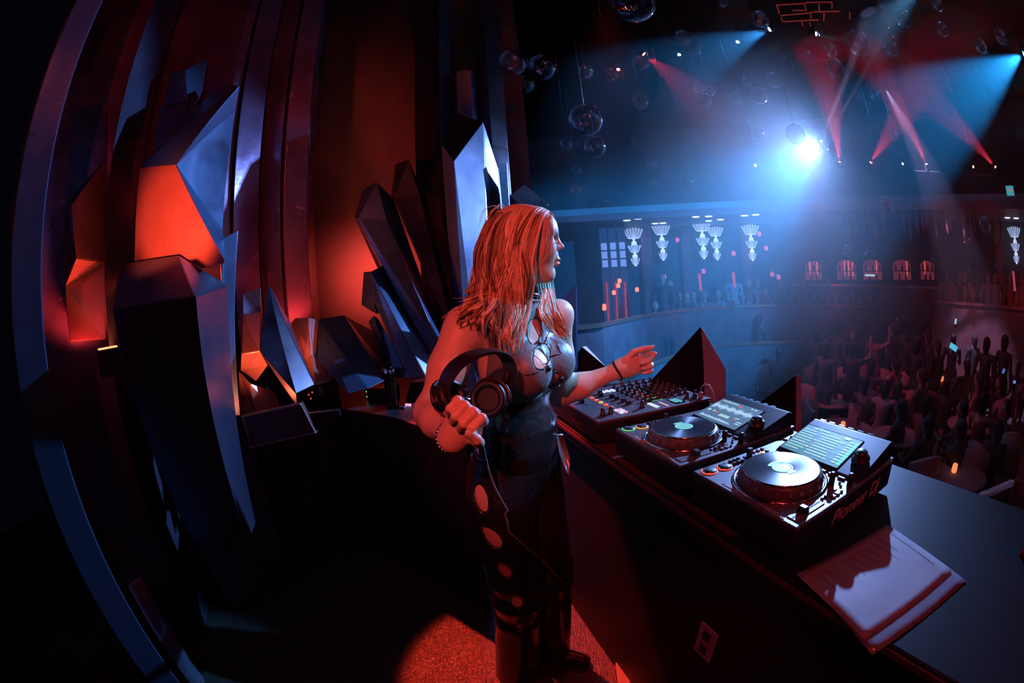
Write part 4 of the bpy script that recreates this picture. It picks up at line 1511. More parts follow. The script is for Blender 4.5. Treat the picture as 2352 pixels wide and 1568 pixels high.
head = [he(-.014, 0, .024, (.090, .072, .084), .03), he(.030, 0, -.022, (.054, .055, .086), .03), he(.028, 0, .040, (.057, .060, .050), .03),
        cap(hp(-.012, .040, -.045), hp(.054, .010, -.086), .020, .018, .02), cap(hp(-.012, -.040, -.045), hp(.054, -.010, -.086), .020, .018, .02),
        he(.061, 0, -.086, (.017, .018, .017), .014),
        cap(hp(.078, 0, .022), hp(.097, 0, -.008), .0058, .0078, .012), he(.0955, 0, -.0105, (.0105, .0092, .0078), .006),
        he(.086, .0095, -.015, (.0085, .006, .0065), .006), he(.086, -.0095, -.015, (.0085, .006, .0065), .006),
        cap(hp(.056, .040, .028), hp(.073, .006, .029), .0085, .0085, .016), cap(hp(.056, -.040, .028), hp(.073, -.006, .029), .0085, .0085, .016),
        he(.082, .031, .009, (.012, .016, .0085), .010, 's'), he(.082, -.031, .009, (.012, .016, .0085), .010, 's'),
        he(.0605, .031, .008, (.0125, .0145, .0115), .004), he(.0605, -.031, .008, (.0125, .0145, .0115), .004),
        he(.043, .037, -.022, (.027, .020, .024), .025), he(.043, -.037, -.022, (.027, .020, .024), .025),
        he(.080, 0, -.037, (.010, .016, .013), .012),
        he(.0855, 0, -.0455, (.0095, .019, .0060), .005), he(.0835, 0, -.0575, (.0095, .017, .0064), .005),
        cap(hp(.0975, .016, -.0515), hp(.0975, -.016, -.0515), .0028, .0028, .003, 's'),
        he(-.012, .071, -.012, (.016, .007, .028), .006), he(-.012, -.071, -.012, (.016, .007, .028), .006)]
neck = [cap(hp(-.022, 0, -.055), NB + V3((-.025, 0, -.01)), .047, .050, .03)]
torso = [cap(tl(NB, -.03, -.02, -.035), RS + V3((.03, 0, .0)), .046, .044, .05), cap(tl(NB, -.03, .02, -.035), LS, .044, .037, .05),
         ell(tl(CH, -.02, 0, .055), (.080, .135, .105), TR, .05), ell(tl(CH, -.01, 0, -.03), (.080, .122, .10), TR, .05),
         ell(tl(CH, .062, -.066, -.022), (.062, .060, .062), TR, .03), ell(tl(CH, .062, .066, -.022), (.062, .060, .062), TR, .03),
         ell(WA, (.072, .104, .12), TR, .06), ell(tl(WA, .005, 0, -.05), (.08, .12, .08), TR, .06),
         ell(HP, (.098, .142, .10), TR, .06), ell(tl(HP, -.055, -.05, -.03), (.07, .075, .08), TR, .05), ell(tl(HP, -.055, .05, -.03), (.07, .075, .08), TR, .05)]
RE, RW = V3(P(992, 948, 1.00)), V3(P(1040, 1004, .825))
LE, LW = V3(P(1285, 905, 1.33)), V3(P(1418, 851, 1.36))


def mix(a, b, t):
    return a * (1 - t) + b * t


arms = [cap(RS, mix(RS, RE, .5), .050, .044, .03), cap(mix(RS, RE, .5), RE, .043, .037, .03), ell(RE, (.036, .036, .036), None, .02),
        cap(RE, mix(RE, RW, .35), .037, .038, .03), cap(mix(RE, RW, .35), RW, .037, .025, .03),
        cap(LS, mix(LS, LE, .5), .040, .039, .03), cap(mix(LS, LE, .5), LE, .041, .036, .03),
        cap(LE, mix(LE, LW, .35), .036, .037, .03), cap(mix(LE, LW, .35), LW, .036, .0235, .03)]
# legs
RH, LH = tl(HP, -.005, -.085, -.06), tl(HP, -.005, .085, -.06)
RA, LA = V3(PZ(1192, 1560, 0)) + Zu * .10, V3(PZ(1262, 1508, 0)) + Zu * .10
RK, LK = mix(RH, RA, .47) + ft * .03, mix(LH, LA, .47) + ft * .04
legs = [cap(RH, RK, .086, .062, .04), cap(RK, RA, .058, .042, .03), cap(LH, LK, .086, .062, .04), cap(LK, LA, .058, .042, .03)]
pants = [ell(HP, (.103, .148, .105), TR, .06), ell(tl(HP, 0, 0, .07), (.090, .128, .07), TR, .05), ell(tl(HP, -.055, -.05, -.03), (.076, .08, .085), TR, .05), ell(tl(HP, -.055, .05, -.03), (.076, .08, .085), TR, .05),
         cap(RH, RK, .094, .074, .04), cap(RK, RA + Zu * -.04, .072, .088, .03), cap(LH, LK, .094, .074, .04), cap(LK, LA + Zu * -.04, .072, .088, .03)]


# ---- hands: palm + five fingers as chains of capsules
def finger(base, d1, d2, d3, ls, r0, out, tips):
    p0 = base
    p1 = p0 + d1 * ls[0]
    p2 = p1 + d2 * ls[1]
    p3 = p2 + d3 * ls[2]
    out += [cap(p0, p1, r0, r0 * .95, .004), cap(p1, p2, r0 * .95, r0 * .86, .004), cap(p2, p3, r0 * .86, r0 * .72, .004)]
    tips.append((p2, p3, r0 * .72))


def nrm3(v):
    v = V3(v)
    return v / np.linalg.norm(v)


tipsR, tipsL, handR, handL = [], [], [], []
# right hand: a loose fist round the headphone slider, seen from the camera
FWD = nrm3(V3(P(1085, 945, .78)) - RW)             # wrist -> knuckles
CAMD = nrm3(V3((0, 0, CAMZ)) - RW)                 # towards the camera
SIDE = nrm3(np.cross(FWD, CAMD))
PALM = nrm3(np.cross(SIDE, FWD))
if PALM @ CAMD < 0:
    PALM = -PALM
RR = np.stack([FWD, SIDE, PALM], 1)
KN = RW + FWD * .080
handR += [cap(RW, RW + FWD * .03, .024, .026, .02), ell(RW + FWD * .052, (.046, .036, .019), RR, .02)]
upv = nrm3(V3(P(1055, 900, .80)) - V3(P(1070, 960, .80)))
for i, (off, l, bend) in enumerate([(.028, 1.0, 0), (.010, 1.06, .15), (-.010, .98, .3), (-.028, .80, .4)]):
    b0 = KN + SIDE * off - PALM * .006
    d1 = nrm3(FWD * .55 + PALM * .75 + upv * .25)
    d2 = nrm3(-FWD * .70 + PALM * .55 + upv * .10)
    d3 = nrm3(-FWD * .95 - PALM * .30)
    finger(b0, d1, d2, d3, (.040 * l, .026 * l, .020 * l), .0098 if i < 3 else .0085, handR, tipsR)
tb_ = RW + FWD * .030 + SIDE * .026
finger(tb_, nrm3(FWD * .6 + SIDE * .45 + PALM * .55), nrm3(FWD * .7 + PALM * .6 - SIDE * .25), nrm3(FWD * .5 + PALM * .4 - SIDE * .7), (.038, .030, .024), .0115, handR, tipsR)
# left hand: fingers curled under, thumb and forefinger pointing ahead
FL_ = nrm3(V3(P(1500, 822, 1.40)) - LW)
CL = nrm3(V3((0, 0, CAMZ)) - LW)
UL = nrm3(np.cross(CL, FL_))
if UL[2] < 0:
    UL = -UL
CL = nrm3(np.cross(FL_, UL))
if CL @ (V3((0, 0, CAMZ)) - LW) < 0:
    CL = -CL
RL_ = np.stack([FL_, UL, CL], 1)
handL += [cap(LW, LW + FL_ * .03, .0235, .025, .02), ell(LW + FL_ * .046, (.044, .034, .020), RL_, .02), cap(LW + FL_ * .02 + UL * .010, LW + FL_ * .075 + UL * .026, .016, .013, .02)]
for i, (off, l) in enumerate([(.022, 1.0), (.004, 1.04), (-.014, .98), (-.030, .82)]):
    b0 = LW + FL_ * .078 + UL * off - CL * .004
    if i == 0:
        d1, d2, d3 = nrm3(FL_ * .95 + CL * .25 + UL * -.05), nrm3(FL_ * .35 + CL * .75 - UL * .35), nrm3(-FL_ * .75 + CL * .35 - UL * .4)
    else:
        d1, d2, d3 = nrm3(FL_ * .72 + CL * .62 - UL * .12), nrm3(-FL_ * .45 + CL * .85 - UL * .1), nrm3(-FL_ * .95 - CL * .15)
    finger(b0, d1, d2, d3, (.040 * l, .026 * l, .020 * l), .0096 if i < 3 else .0084, handL, tipsL)
tb_ = LW + FL_ * .030 + UL * .022 + CL * .006
finger(tb_, nrm3(FL_ * .80 + UL * .35 + CL * .35), nrm3(FL_ * .95 + UL * -.05 + CL * .15), nrm3(FL_ * .95 - UL * .15 + CL * .1), (.044, .032, .026), .0112, handL, tipsL)

skin = head + neck + torso + arms + legs
LO, HI = V3((-.45, .70, 0)), V3((.75, 1.75, 1.80))


def block(prims, lo, hi, res, keep=None, it=1, post=None):
    D, ax = field(prims, lo, hi, res)
    if post is not None:
        D = post(D, ax)
    Vv, Q = surface_nets(D, ax)
    Vv = relax(Vv, Q, it, .4)
    if keep is not None and len(Q):
        k = keep(Vv[Q].mean(1))
        Q = Q[k]
    return Vv, Q


def join(parts):
    Vs, Qs, o = [], [], 0
    for Vv, Q in parts:
        Vs.append(Vv)
        Qs.append(Q + o)
        o += len(Vv)
    return np.concatenate(Vs), np.concatenate(Qs)


def bbox(prims, pad):
    l, h = V3((9, 9, 9)), V3((-9, -9, -9))
    for p in prims:
        if p['t'] == 'cap':
            m = max(p['ra'], p['rb'])
            l, h = np.minimum(l, np.minimum(p['a'], p['b']) - m), np.maximum(h, np.maximum(p['a'], p['b']) + m)
        else:
            m = p['r'].max()
            l, h = np.minimum(l, p['c'] - m), np.maximum(h, p['c'] + m)
    return l - pad, h + pad


zn = float(mix(hp(-.022, 0, -.055), NB, .55)[2])      # seam under the choker
rwn, lwn = nrm3(RW - RE), nrm3(LW - LE)
rs0, ls0 = RW - rwn * .004, LW - lwn * .004


def keep_body(c):
    return (c[:, 2] < zn) & (((c - rs0) @ rwn < 0) | (np.linalg.norm(c - RW, axis=1) > .12)) & (((c - ls0) @ lwn < 0) | (np.linalg.norm(c - LW, axis=1) > .12))


parts = []
l, h = bbox(torso + arms + legs + neck, .03)
parts.append(block(head + neck + torso + arms + legs + handR[:1] + handL[:1], l, h, .0055, keep_body, 2))
l, h = bbox(head, .012)
l[2] = zn - .03
parts.append(block(head + neck + torso[:2], l, h, .0022, lambda c: c[:, 2] >= zn - .004, 1))
for hd, w, nn, pr in ((handR, RW, rwn, arms[3:5]), (handL, LW, lwn, arms[7:9])):
    l, h = bbox(hd, .012)
    parts.append(block(hd + pr, l, h, .0020, lambda c, w=w, nn=nn: (c - w) @ nn > -.008, 1))
Vb, Qb = join(parts)
Vb = Vb - V3((.01, 1.2, 0))
obj_of('body', np_mesh('body', Vb, Qb, m_skin), dj)


def djp(name, mb, m, parent=None):
    o = mb.build(name, m, parent or dj)
    if parent is None:
        o.data.transform(Matrix.Translation((-.01, -1.2, 0)))
    return o


def march(prims, px, py, r0=.7, r1=1.6):
    """first hit of the photograph's ray with a smooth solid"""
    d = V3(ray(px, py))
    d = d / math.hypot(d[0], d[1])
    t = np.linspace(r0, r1, 1200)
    pts = V3((0, 0, CAMZ))[None] + t[:, None] * d[None]
    D = np.full(len(t), .5)
    for p in prims:
        q = prim_d(p, pts[:, 0], pts[:, 1], pts[:, 2])
        if p['op'] == 'u':
            hh_ = np.clip(.5 + .5 * (q - D) / p['k'], 0, 1)
            D = D * hh_ + q * (1 - hh_) - p['k'] * hh_ * (1 - hh_)
    k = np.argmax(D < 0)
    return V3(pts[k]) if D.min() < 0 else V3(pts[np.argmin(D)])


# ---- clothes: the top hugs the torso and is cut open by three ovals
topp = [dict(p) for p in torso]
for p in topp:
    if p['t'] == 'cap':
        p['ra'], p['rb'] = p['ra'] + .005, p['rb'] + .005
    else:
        p['r'] = p['r'] + .006
topp.append(cap(mix(hp(-.022, 0, -.055), NB, .72), NB + V3((-.02, 0, -.03)), .054, .058, .03))
holes = []
for px, py, a, b_, tilt in ((1227, 760, .018, .034, -.12), (1244, 818, .020, .031, -.25), (1266, 872, .026, .024, -.2)):
    c = march(topp, px, py)
    vw = nrm3(V3((0, 0, CAMZ)) - c)
    rt = nrm3(np.cross(V3((0, 0, 1)), vw))
    up_ = np.cross(vw, rt)
    rt, up_ = rt * math.cos(tilt) + up_ * math.sin(tilt), up_ * math.cos(tilt) - rt * math.sin(tilt)
    holes.append(ell(c, (a, b_, .060), np.stack([rt, up_, vw], 1), .003, 's'))
cutR = [cap(RS + lt * -.01 + Zu * .03, RS + V3((-.02, 0, -.16)), .082, .060, .004, 's'), cap(LS + Zu * .04, LS + V3((.02, .02, -.16)), .070, .055, .004, 's'),
        cap(tl(NB, -.16, -.02, -.02), tl(NB, -.16, -.05, -.16), .10, .09, .004, 's')]
l, h = bbox(topp, .02)


def top_post(D, ax):
    z = ax[2][None, None, :]
    return np.maximum(np.maximum(D, z - float(mix(hp(-.022, 0, -.055), NB, .74)[2])), float(CH[2]) - .105 - z)


Vt, Qt = block(topp + cutR + holes, l, h, .0036, None, 1, top_post)
obj_of('leather_top', np_mesh('leather_top', Vt - V3((.01, 1.2, 0)), Qt, m_topcl), dj)
for hl in holes:                                            # piping round the ovals
    rt, up_, vw = hl['R'][:, 0], hl['R'][:, 1], hl['R'][:, 2]
    ring_ = []
    for i in range(24):
        a = 2 * math.pi * i / 24
        q = hl['c'] + rt * hl['r'][0] * 1.03 * math.cos(a) + up_ * hl['r'][1] * 1.03 * math.sin(a)
        d_ = nrm3(V3((0, 0, CAMZ)) - q)
        t_ = np.linspace(-.05, .05, 60)
        D_ = np.full(60, .5)
        for p_ in topp:
            e_ = q[None] + t_[:, None] * d_[None]
            g_ = prim_d(p_, e_[:, 0], e_[:, 1], e_[:, 2])
            h_ = np.clip(.5 + .5 * (g_ - D_) / p_['k'], 0, 1)
            D_ = D_ * h_ + g_ * (1 - h_) - p_['k'] * h_ * (1 - h_)
        ins = np.where(D_ < 0)[0]
        ring_.append(q + d_ * (t_[ins.max()] if len(ins) else 0))
    djp('oval_piping', MB().tube(ring_, .0015, 6, closed=True), m_leather)


def bod_post(D, ax):
    z = ax[2][None, None, :]
    x, y = ax[0][:, None, None], ax[1][None, :, None]
    w = .002 * np.sin(70 * z + 8 * x) * np.exp(-((z - float(HP[2]) - .10) / .10) ** 2)
    return np.maximum(np.maximum(D + w, z - float(CH[2]) + .100), float(HP[2]) + .03 - z)


l, h = bbox(topp, .02)
Vt, Qt = block(topp, l, h, .0045, None, 1, bod_post)
obj_of('leather_bodice', np_mesh('leather_bodice', Vt - V3((.01, 1.2, 0)), Qt, m_leather), dj)
# little knots between the ovals, a few drawn folds
for px, py in ((1236, 789), (1258, 846), (1288, 870)):
    c = march(topp, px, py)
    kb_ = MB().ball(c, (.010, .008, .008), 10)
    djp('strap_knot', kb_, m_leather)
sm = MB()
for pts in (((1262, 760), (1256, 775), (1248, 790)), ((1278, 770), (1281, 795), (1288, 812)), ((1205, 862), (1228, 858), (1250, 848)), ((1288, 812), (1275, 815), (1262, 820))):
    q = [march(topp, *p) for p in pts]
    sm.tube([p + nrm3(V3((0, 0, CAMZ)) - p) * .001 for p in q], .0016, 6)
djp('seam', sm, m_leather)['kind'] = 'stuff'

pcut = []
for px, py, a, b_, tilt in ((1104, 1148, .016, .046, .14), (1131, 1238, .019, .044, .45), (1160, 1313, .016, .038, .42), (1188, 1383, .015, .032, .25), (1195, 1447, .016, .028, .15)):
    c = march(pants, px, py)
    vw = nrm3(V3((0, 0, CAMZ)) - c)
    rt = nrm3(np.cross(V3((0, 0, 1)), vw))
    up_ = np.cross(vw, rt)
    rt, up_ = rt * math.cos(tilt) + up_ * math.sin(tilt), up_ * math.cos(tilt) - rt * math.sin(tilt)
    pcut.append(ell(c, (a, b_, .030), np.stack([rt, up_, vw], 1), .003, 's'))
l, h = bbox(pants, .02)
l[2] = .015


def pant_post(D, ax):
    z = ax[2][None, None, :]
    x, y = ax[0][:, None, None], ax[1][None, :, None]
    w = .0035 * np.sin(42 * (z + .25 * x * x + .12 * (x + y))) * np.exp(-((z - float(HP[2]) + .06) / .16) ** 2)
    kz = float(mix(RH, RA, .5)[2])
    w = w + .004 * np.sin(60 * z + 9 * x) * np.exp(-((z - kz) / .12) ** 2)
    return np.maximum(np.maximum(D + w, z - float(HP[2]) - .075), .05 - z)


Vp, Qp = block(pants + pcut, l, h, .0048, None, 1, pant_post)
obj_of('leather_trousers', np_mesh('leather_trousers', Vp - V3((.01, 1.2, 0)), Qp, m_leather), dj)
wb_ = MB()
ring_ = []
for i in range(40):
    a = 2 * math.pi * i / 40
    ring_.append(tl(HP, .096 * math.cos(a), .132 * math.sin(a), .072))
wb_.tube(ring_, .012, 8, closed=True, flat=1.)
djp('waistband', wb_, m_leather)
lp = MB()
c = V3(P(1288, 1040, 1.16))
lp.add([c + V3((-.010, 0, .055)), c + V3((.010, .01, .05)), c + V3((.026, .0, -.02)), c + V3((.022, 0, -.075)), c + V3((.010, -.005, -.05)), c + V3((-.004, -.012, 0)),
        c + V3((-.010, .012, .055)), c + V3((.010, .022, .05)), c + V3((.026, .012, -.02)), c + V3((.022, .012, -.075)), c + V3((.010, .007, -.05)), c + V3((-.004, .0, 0))],
       [(0, 1, 2, 3, 4, 5), (11, 10, 9, 8, 7, 6)] + [(i, (i + 1) % 6, 6 + (i + 1) % 6, 6 + i) for i in range(6)], True)
djp('belt_flap', lp, mat('belt_satin', (.30, .30, .33), .3, metal=.4))
for a, d_ in ((RA, nrm3(ft + V3((.2, 0, 0)))), (LA, nrm3(ft * .8 + V3((.4, -.1, 0))))):
    bp_ = [cap(a + Zu * .02, a - Zu * .05, .048, .045, .03), cap(a - Zu * .062, a - Zu * .068 + d_ * .15, .038, .032, .03), cap(a - Zu * .066 - d_ * .03, a - Zu * .066, .036, .036, .03)]
    l, h = bbox(bp_, .02)
    Vv, Q = block(bp_, l, h, .006, None, 1, lambda D, ax: np.maximum(D, .001 - ax[2][None, None, :]))
    obj_of('boot', np_mesh('boot', Vv - V3((.01, 1.2, 0)), Q, m_sole), dj)

# ---- face details
for s in (1, -1):
    le = MB().tube([hp(.0695, s * .019, .003), hp(.0735, s * .026, .0005), hp(.0735, s * .034, .0), hp(.068, s * .043, .002)], [.0008, .0015, .0017, .0008], 6)
    for k in range(7):
        t = .021 + .0034 * k
        le.tube([hp(.0730, s * t, .000), hp(.081, s * (t + .001), -.004), hp(.086, s * (t + .002), -.004)], [.0007, .0005, .0002], 4)
    djp('eyelash', le, m_lash)
    br = MB().tube([hp(.0800, s * .012, .029), hp(.0785, s * .022, .0335), hp(.0725, s * .034, .0350), hp(.0615, s * .046, .0310)], [.0014, .0024, .0022, .0008], 6)
    djp('eyebrow', br, mat('brow_brown', (.10, .05, .03), .6))
lpz = MB()
for u_, rr_, f_ in ((-.0455, (.0085, .0175, .0054), .0872), (-.0575, (.0088, .0160, .0060), .0852)):
    M_ = Matrix(((*[float(v) for v in (hf[0], hs[0], hu[0])], float(hp(f_, 0, u_)[0])), (*[float(v) for v in (hf[1], hs[1], hu[1])], float(hp(f_, 0, u_)[1])), (*[float(v) for v in (hf[2], hs[2], hu[2])], float(hp(f_, 0, u_)[2])), (0, 0, 0, 1)))
    lpz.ball((0, 0, 0), rr_, 16, M_)
djp('lips', lpz, m_lips)
er = MB()
for f_, u_ in ((-.006, -.030), (.003, -.036)):
    er.ball(hp(f_, .086, u_), .0032, 8)
djp('ear_stud', er, m_bead)
for tp_, nm in ((tipsL, 'fingernail'), (tipsR, 'fingernail')):
    for p2, p3, r_ in tp_:
        d_ = nrm3(p3 - p2)
        w = np.cross(d_, nrm3(V3((0, 0, CAMZ)) - p3))
        o_ = nrm3(np.cross(w, d_)) if tp_ is tipsR else nrm3(np.cross(d_, np.cross(d_, V3((.3, .4, -1)))))
        Mx = np.stack([d_, nrm3(np.cross(o_, d_)), o_], 1)
        c = p3 + d_ * r_ * .35 + o_ * r_ * .62
        M_ = Matrix([[float(Mx[i, 0]), float(Mx[i, 1]), float(Mx[i, 2]), float(c[i])] for i in range(3)] + [[0, 0, 0, 1]])
        djp(nm, MB().ball((0, 0, 0), (.0095, .0052, .0016), 10, M_), m_nail)

# ---- choker, bracelets, rings
nc = mix(hp(-.022, 0, -.055), NB, .60)
ch = MB()
bd = MB()
for i in range(36):
    a = 2 * math.pi * i / 36
    p = nc + V3((math.cos(a) * .056 - .004, math.sin(a) * .054, .010 * -math.cos(a)))
    bd.ball(p + V3((0, 0, -.012)) + (p - nc) * .06, .0042, 8)
djp('beaded_necklace', bd, m_bead)
cpt = [nc + V3((math.cos(2 * math.pi * i / 36) * .055 - .004, math.sin(2 * math.pi * i / 36) * .053, .004 - .010 * math.cos(2 * math.pi * i / 36))) for i in range(36)]
ch.tube(cpt, .006, 8, closed=True)
djp('choker', ch, m_leather)
for w, nn, r_, m_, nm, cnt in ((RW - rwn * .002, rwn, .033, m_bead, 'chain_bracelet', 26), (LW - lwn * .002, lwn, .0305, m_knob, 'dark_bracelet', 26)):
    a1 = nrm3(np.cross(nn, Zu))
    a2 = np.cross(nn, a1)
    bb_ = MB()
    for i in range(cnt):
        a = 2 * math.pi * i / cnt
        bb_.ball(w + a1 * r_ * math.cos(a) + a2 * r_ * math.sin(a) + nn * .004 * math.sin(2 * a), .0042 if m_ is m_bead else .0048, 8)
    djp(nm, bb_, m_)
rg = MB()
for k in (1, 3):
    b0, e0 = handR[2 + 3 * k]['a'], handR[2 + 3 * k]['b']
    nn = nrm3(e0 - b0)
    a1 = nrm3(np.cross(nn, Zu))
    a2 = np.cross(nn, a1)
    c = mix(b0, e0, .55)
    rg.tube([c + a1 * .0105 * math.cos(2 * math.pi * i / 16) + a2 * .0105 * math.sin(2 * math.pi * i / 16) for i in range(16)], .0016, 6, closed=True)
djp('finger_ring', rg, m_bead)['kind'] = 'stuff'

# ---- hair: a soft under-volume and many strands
def kb(pts, t):
    """Catmull-Rom through pts"""
    n = len(pts) - 1
    x = min(max(t, 0), .9999) * n
    i = int(x)
    u = x - i
    p0, p1, p2, p3 = pts[max(i - 1, 0)], pts[i], pts[i + 1], pts[min(i + 2, n)]
    return .5 * ((2 * p1) + (-p0 + p2) * u + (2 * p0 - 5 * p1 + 4 * p2 - p3) * u * u + (-p0 + 3 * p1 - 3 * p2 + p3) * u ** 3)


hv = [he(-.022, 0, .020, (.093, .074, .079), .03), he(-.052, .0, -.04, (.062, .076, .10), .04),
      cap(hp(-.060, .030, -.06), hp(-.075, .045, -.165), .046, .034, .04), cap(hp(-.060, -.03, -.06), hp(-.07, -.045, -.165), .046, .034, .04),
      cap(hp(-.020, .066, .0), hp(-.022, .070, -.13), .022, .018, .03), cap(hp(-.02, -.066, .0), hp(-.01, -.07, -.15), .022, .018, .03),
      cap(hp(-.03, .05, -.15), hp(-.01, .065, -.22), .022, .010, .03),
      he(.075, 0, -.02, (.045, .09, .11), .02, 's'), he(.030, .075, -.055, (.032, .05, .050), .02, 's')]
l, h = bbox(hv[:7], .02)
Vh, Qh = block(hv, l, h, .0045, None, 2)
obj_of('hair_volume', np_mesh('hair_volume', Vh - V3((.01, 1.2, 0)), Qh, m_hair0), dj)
hr = random.Random(21)
sts = [MB(), MB(), MB()]
bodyp = [p for p in torso + arms + neck if p['op'] == 'u'] + topp


def gpt(q):
    """guide point: (px, py, s) with s = metres in front of the head's middle, or None to lie on the body"""
    px, py, s = q
    if s is None:
        h_ = march(bodyp, px, py, .8, 1.4)
        return V3(P(px, py, min(math.hypot(h_[0], h_[1]) - .016, 1.165)))
    return V3(P(px, py, 1.175 - s))


def lerpq(A, B, t):
    out = []
    for a, b_ in zip(A, B):
        s = None if a[2] is None or b_[2] is None else a[2] + (b_[2] - a[2]) * t
        out.append((a[0] + (b_[0] - a[0]) * t, a[1] + (b_[1] - a[1]) * t, s))
    return out


def lock(guide, cnt, spread, wave, r0=.0015):
    """a wavy lock: strands that share one guide and gather towards its tip"""
    ctrl = [gpt(q) for q in guide]
    ph, am, fq = hr.uniform(0, 6.28), wave * hr.uniform(.5, 1.2), hr.uniform(1.3, 2.1)
    ph2 = hr.uniform(0, 6.28)
    st = sts[hr.choice((0, 1, 1, 2, 2))]
    for _ in range(cnt):
        a, d = hr.uniform(0, 6.28), math.sqrt(hr.random()) * spread
        o1 = hf * (math.cos(a) * d) + hs * (math.sin(a) * d * .45)
        end = hr.uniform(.80, 1.0)
        dp = hr.uniform(-.35, .35)
        r = r0 * hr.uniform(.7, 1.25)
        pts, rad = [], []
        n = 22
        for i in range(n):
            t = i / (n - 1) * end
            p = kb(ctrl, t)
            w = math.sin(2 * math.pi * fq * t + ph + dp) * am * min(1, t * 2)
            w2 = math.cos(2 * math.pi * fq * t + ph2 + dp) * am * .5 * t
            p = p + o1 * (.55 + .55 * math.sin(math.pi * min(1, t * 1.15)) - .35 * t * t) + hf * w + hs * w2
            pts.append(p)
            rad.append(r * (1 - .8 * t ** 4))
        st.tube(pts, rad, 4, smooth=True)


NEAR = [[(1260, 486, .012), (1246, 498, .050), (1232, 534, .078), (1221, 588, .088), (1222, 640, .085), (1214, 690, .09), (1200, 748, None), (1194, 806, None)],
        [(1240, 476, .010), (1222, 490, .060), (1204, 536, .094), (1196, 596, .100), (1196, 652, .098), (1194, 704, None), (1178, 756, None), (1176, 804, None)],
        [(1212, 472, .010), (1186, 490, .066), (1168, 540, .100), (1162, 604, .106), (1164, 662, .104), (1168, 712, None), (1160, 762, None), (1164, 812, None)],
        [(1188, 474, .010), (1160, 496, .062), (1140, 546, .092), (1134, 612, .098), (1134, 668, .098), (1128, 706, None), (1126, 742, None), (1134, 778, None)],
        [(1162, 482, .008), (1136, 508, .056), (1117, 560, .076), (1112, 622, .080), (1106, 672, .085), (1098, 700, None), (1086, 722, None), (1080, 742, None)],
        [(1146, 490, .000), (1120, 520, .030), (1104, 570, .040), (1102, 630, .045), (1098, 676, .05), (1084, 702, None), (1066, 718, None), (1042, 730, None)]]
for k in range(118):
    g = hr.uniform(0, 4.999)
    i0 = int(g)
    q = lerpq(NEAR[i0], NEAR[i0 + 1], g - i0)
    dx, dy, ds = hr.uniform(-6, 6), hr.choice((-70, -45, -25, -10, 0, 8, 14)) * hr.uniform(.6, 1.1), hr.uniform(-.012, .006)
    q = [(x + dx * min(1, n_ / 3) + hr.uniform(-4, 4) * (n_ > 4), y + dy * (n_ / 7) ** 2, None if s_ is None else s_ + ds) for n_, (x, y, s_) in enumerate(q)]
    lock(q, 12, hr.uniform(.007, .012), .015 if i0 else .007)
FAR = [[(1262, 488, -.010), (1266, 512, -.050), (1262, 580, -.075), (1256, 640, -.055), (1262, 690, -.02), (1276, 730, None), (1290, 762, None), (1308, 790, None)],
       [(1250, 480, -.010), (1252, 512, -.060), (1246, 590, -.080), (1244, 650, -.045), (1246, 692, -.01), (1250, 724, None), (1262, 752, None), (1276, 776, None)]]
for k in range(40):
    q = lerpq(FAR[0], FAR[1], hr.uniform(-.1, 1.2))
    dx, dy = hr.uniform(-6, 6), hr.uniform(-22, 6)
    q = [(x + dx * min(1, n_ / 3), y + dy * (n_ / 7) ** 2, s_) for n_, (x, y, s_) in enumerate(q)]
    lock(q, 11, hr.uniform(.006, .011), .006)
BACK = [[(1150, 486, 0), (1122, 515, -.02), (1104, 566, -.03), (1104, 630, -.03), (1104, 680, -.03), (1096, 706, -.03), (1084, 720, -.03), (1070, 726, -.03)]]
for k in range(24):
    ds = hr.uniform(-.05, .03)
    lock([(x + hr.uniform(-3, 3), y + hr.uniform(-4, 4), s_ + ds * min(1, n_ / 2)) for n_, (x, y, s_) in enumerate(BACK[0])], 11, .011, .005)
for k in range(6):                                          # loose wisps in front of the face
    x0 = 1252 + k * 2.5
    lock([(1262, 488, .01), (x0 + 4, 505, .045), (x0 + 2, 535, .06), (x0 - 2, 565, .062), (x0 - 6, 590, .06), (x0 - 14 - 4 * k, 600 + 4 * k, .06)], 1, .001, .002, .0009)
for k in range(16):                                         # stray hairs on top and at the shoulder
    x0 = hr.uniform(1130, 1240)
    lock([(x0, 480, .0), (x0 - 12, 470 + hr.uniform(-3, 3), .02), (x0 - 34, 486, .05), (x0 - 50, 530, .06)] if k % 2 else [(1120, 660, .06), (1090, 690, .08), (1050, 715 + hr.uniform(-10, 6), .11), (1012, 738 + hr.uniform(-10, 8), .12)], 1, .001, .003, .0009)
for st, mh in zip(sts, m_hairs):
    djp('hair_strands', st, mh)['kind'] = 'stuff'

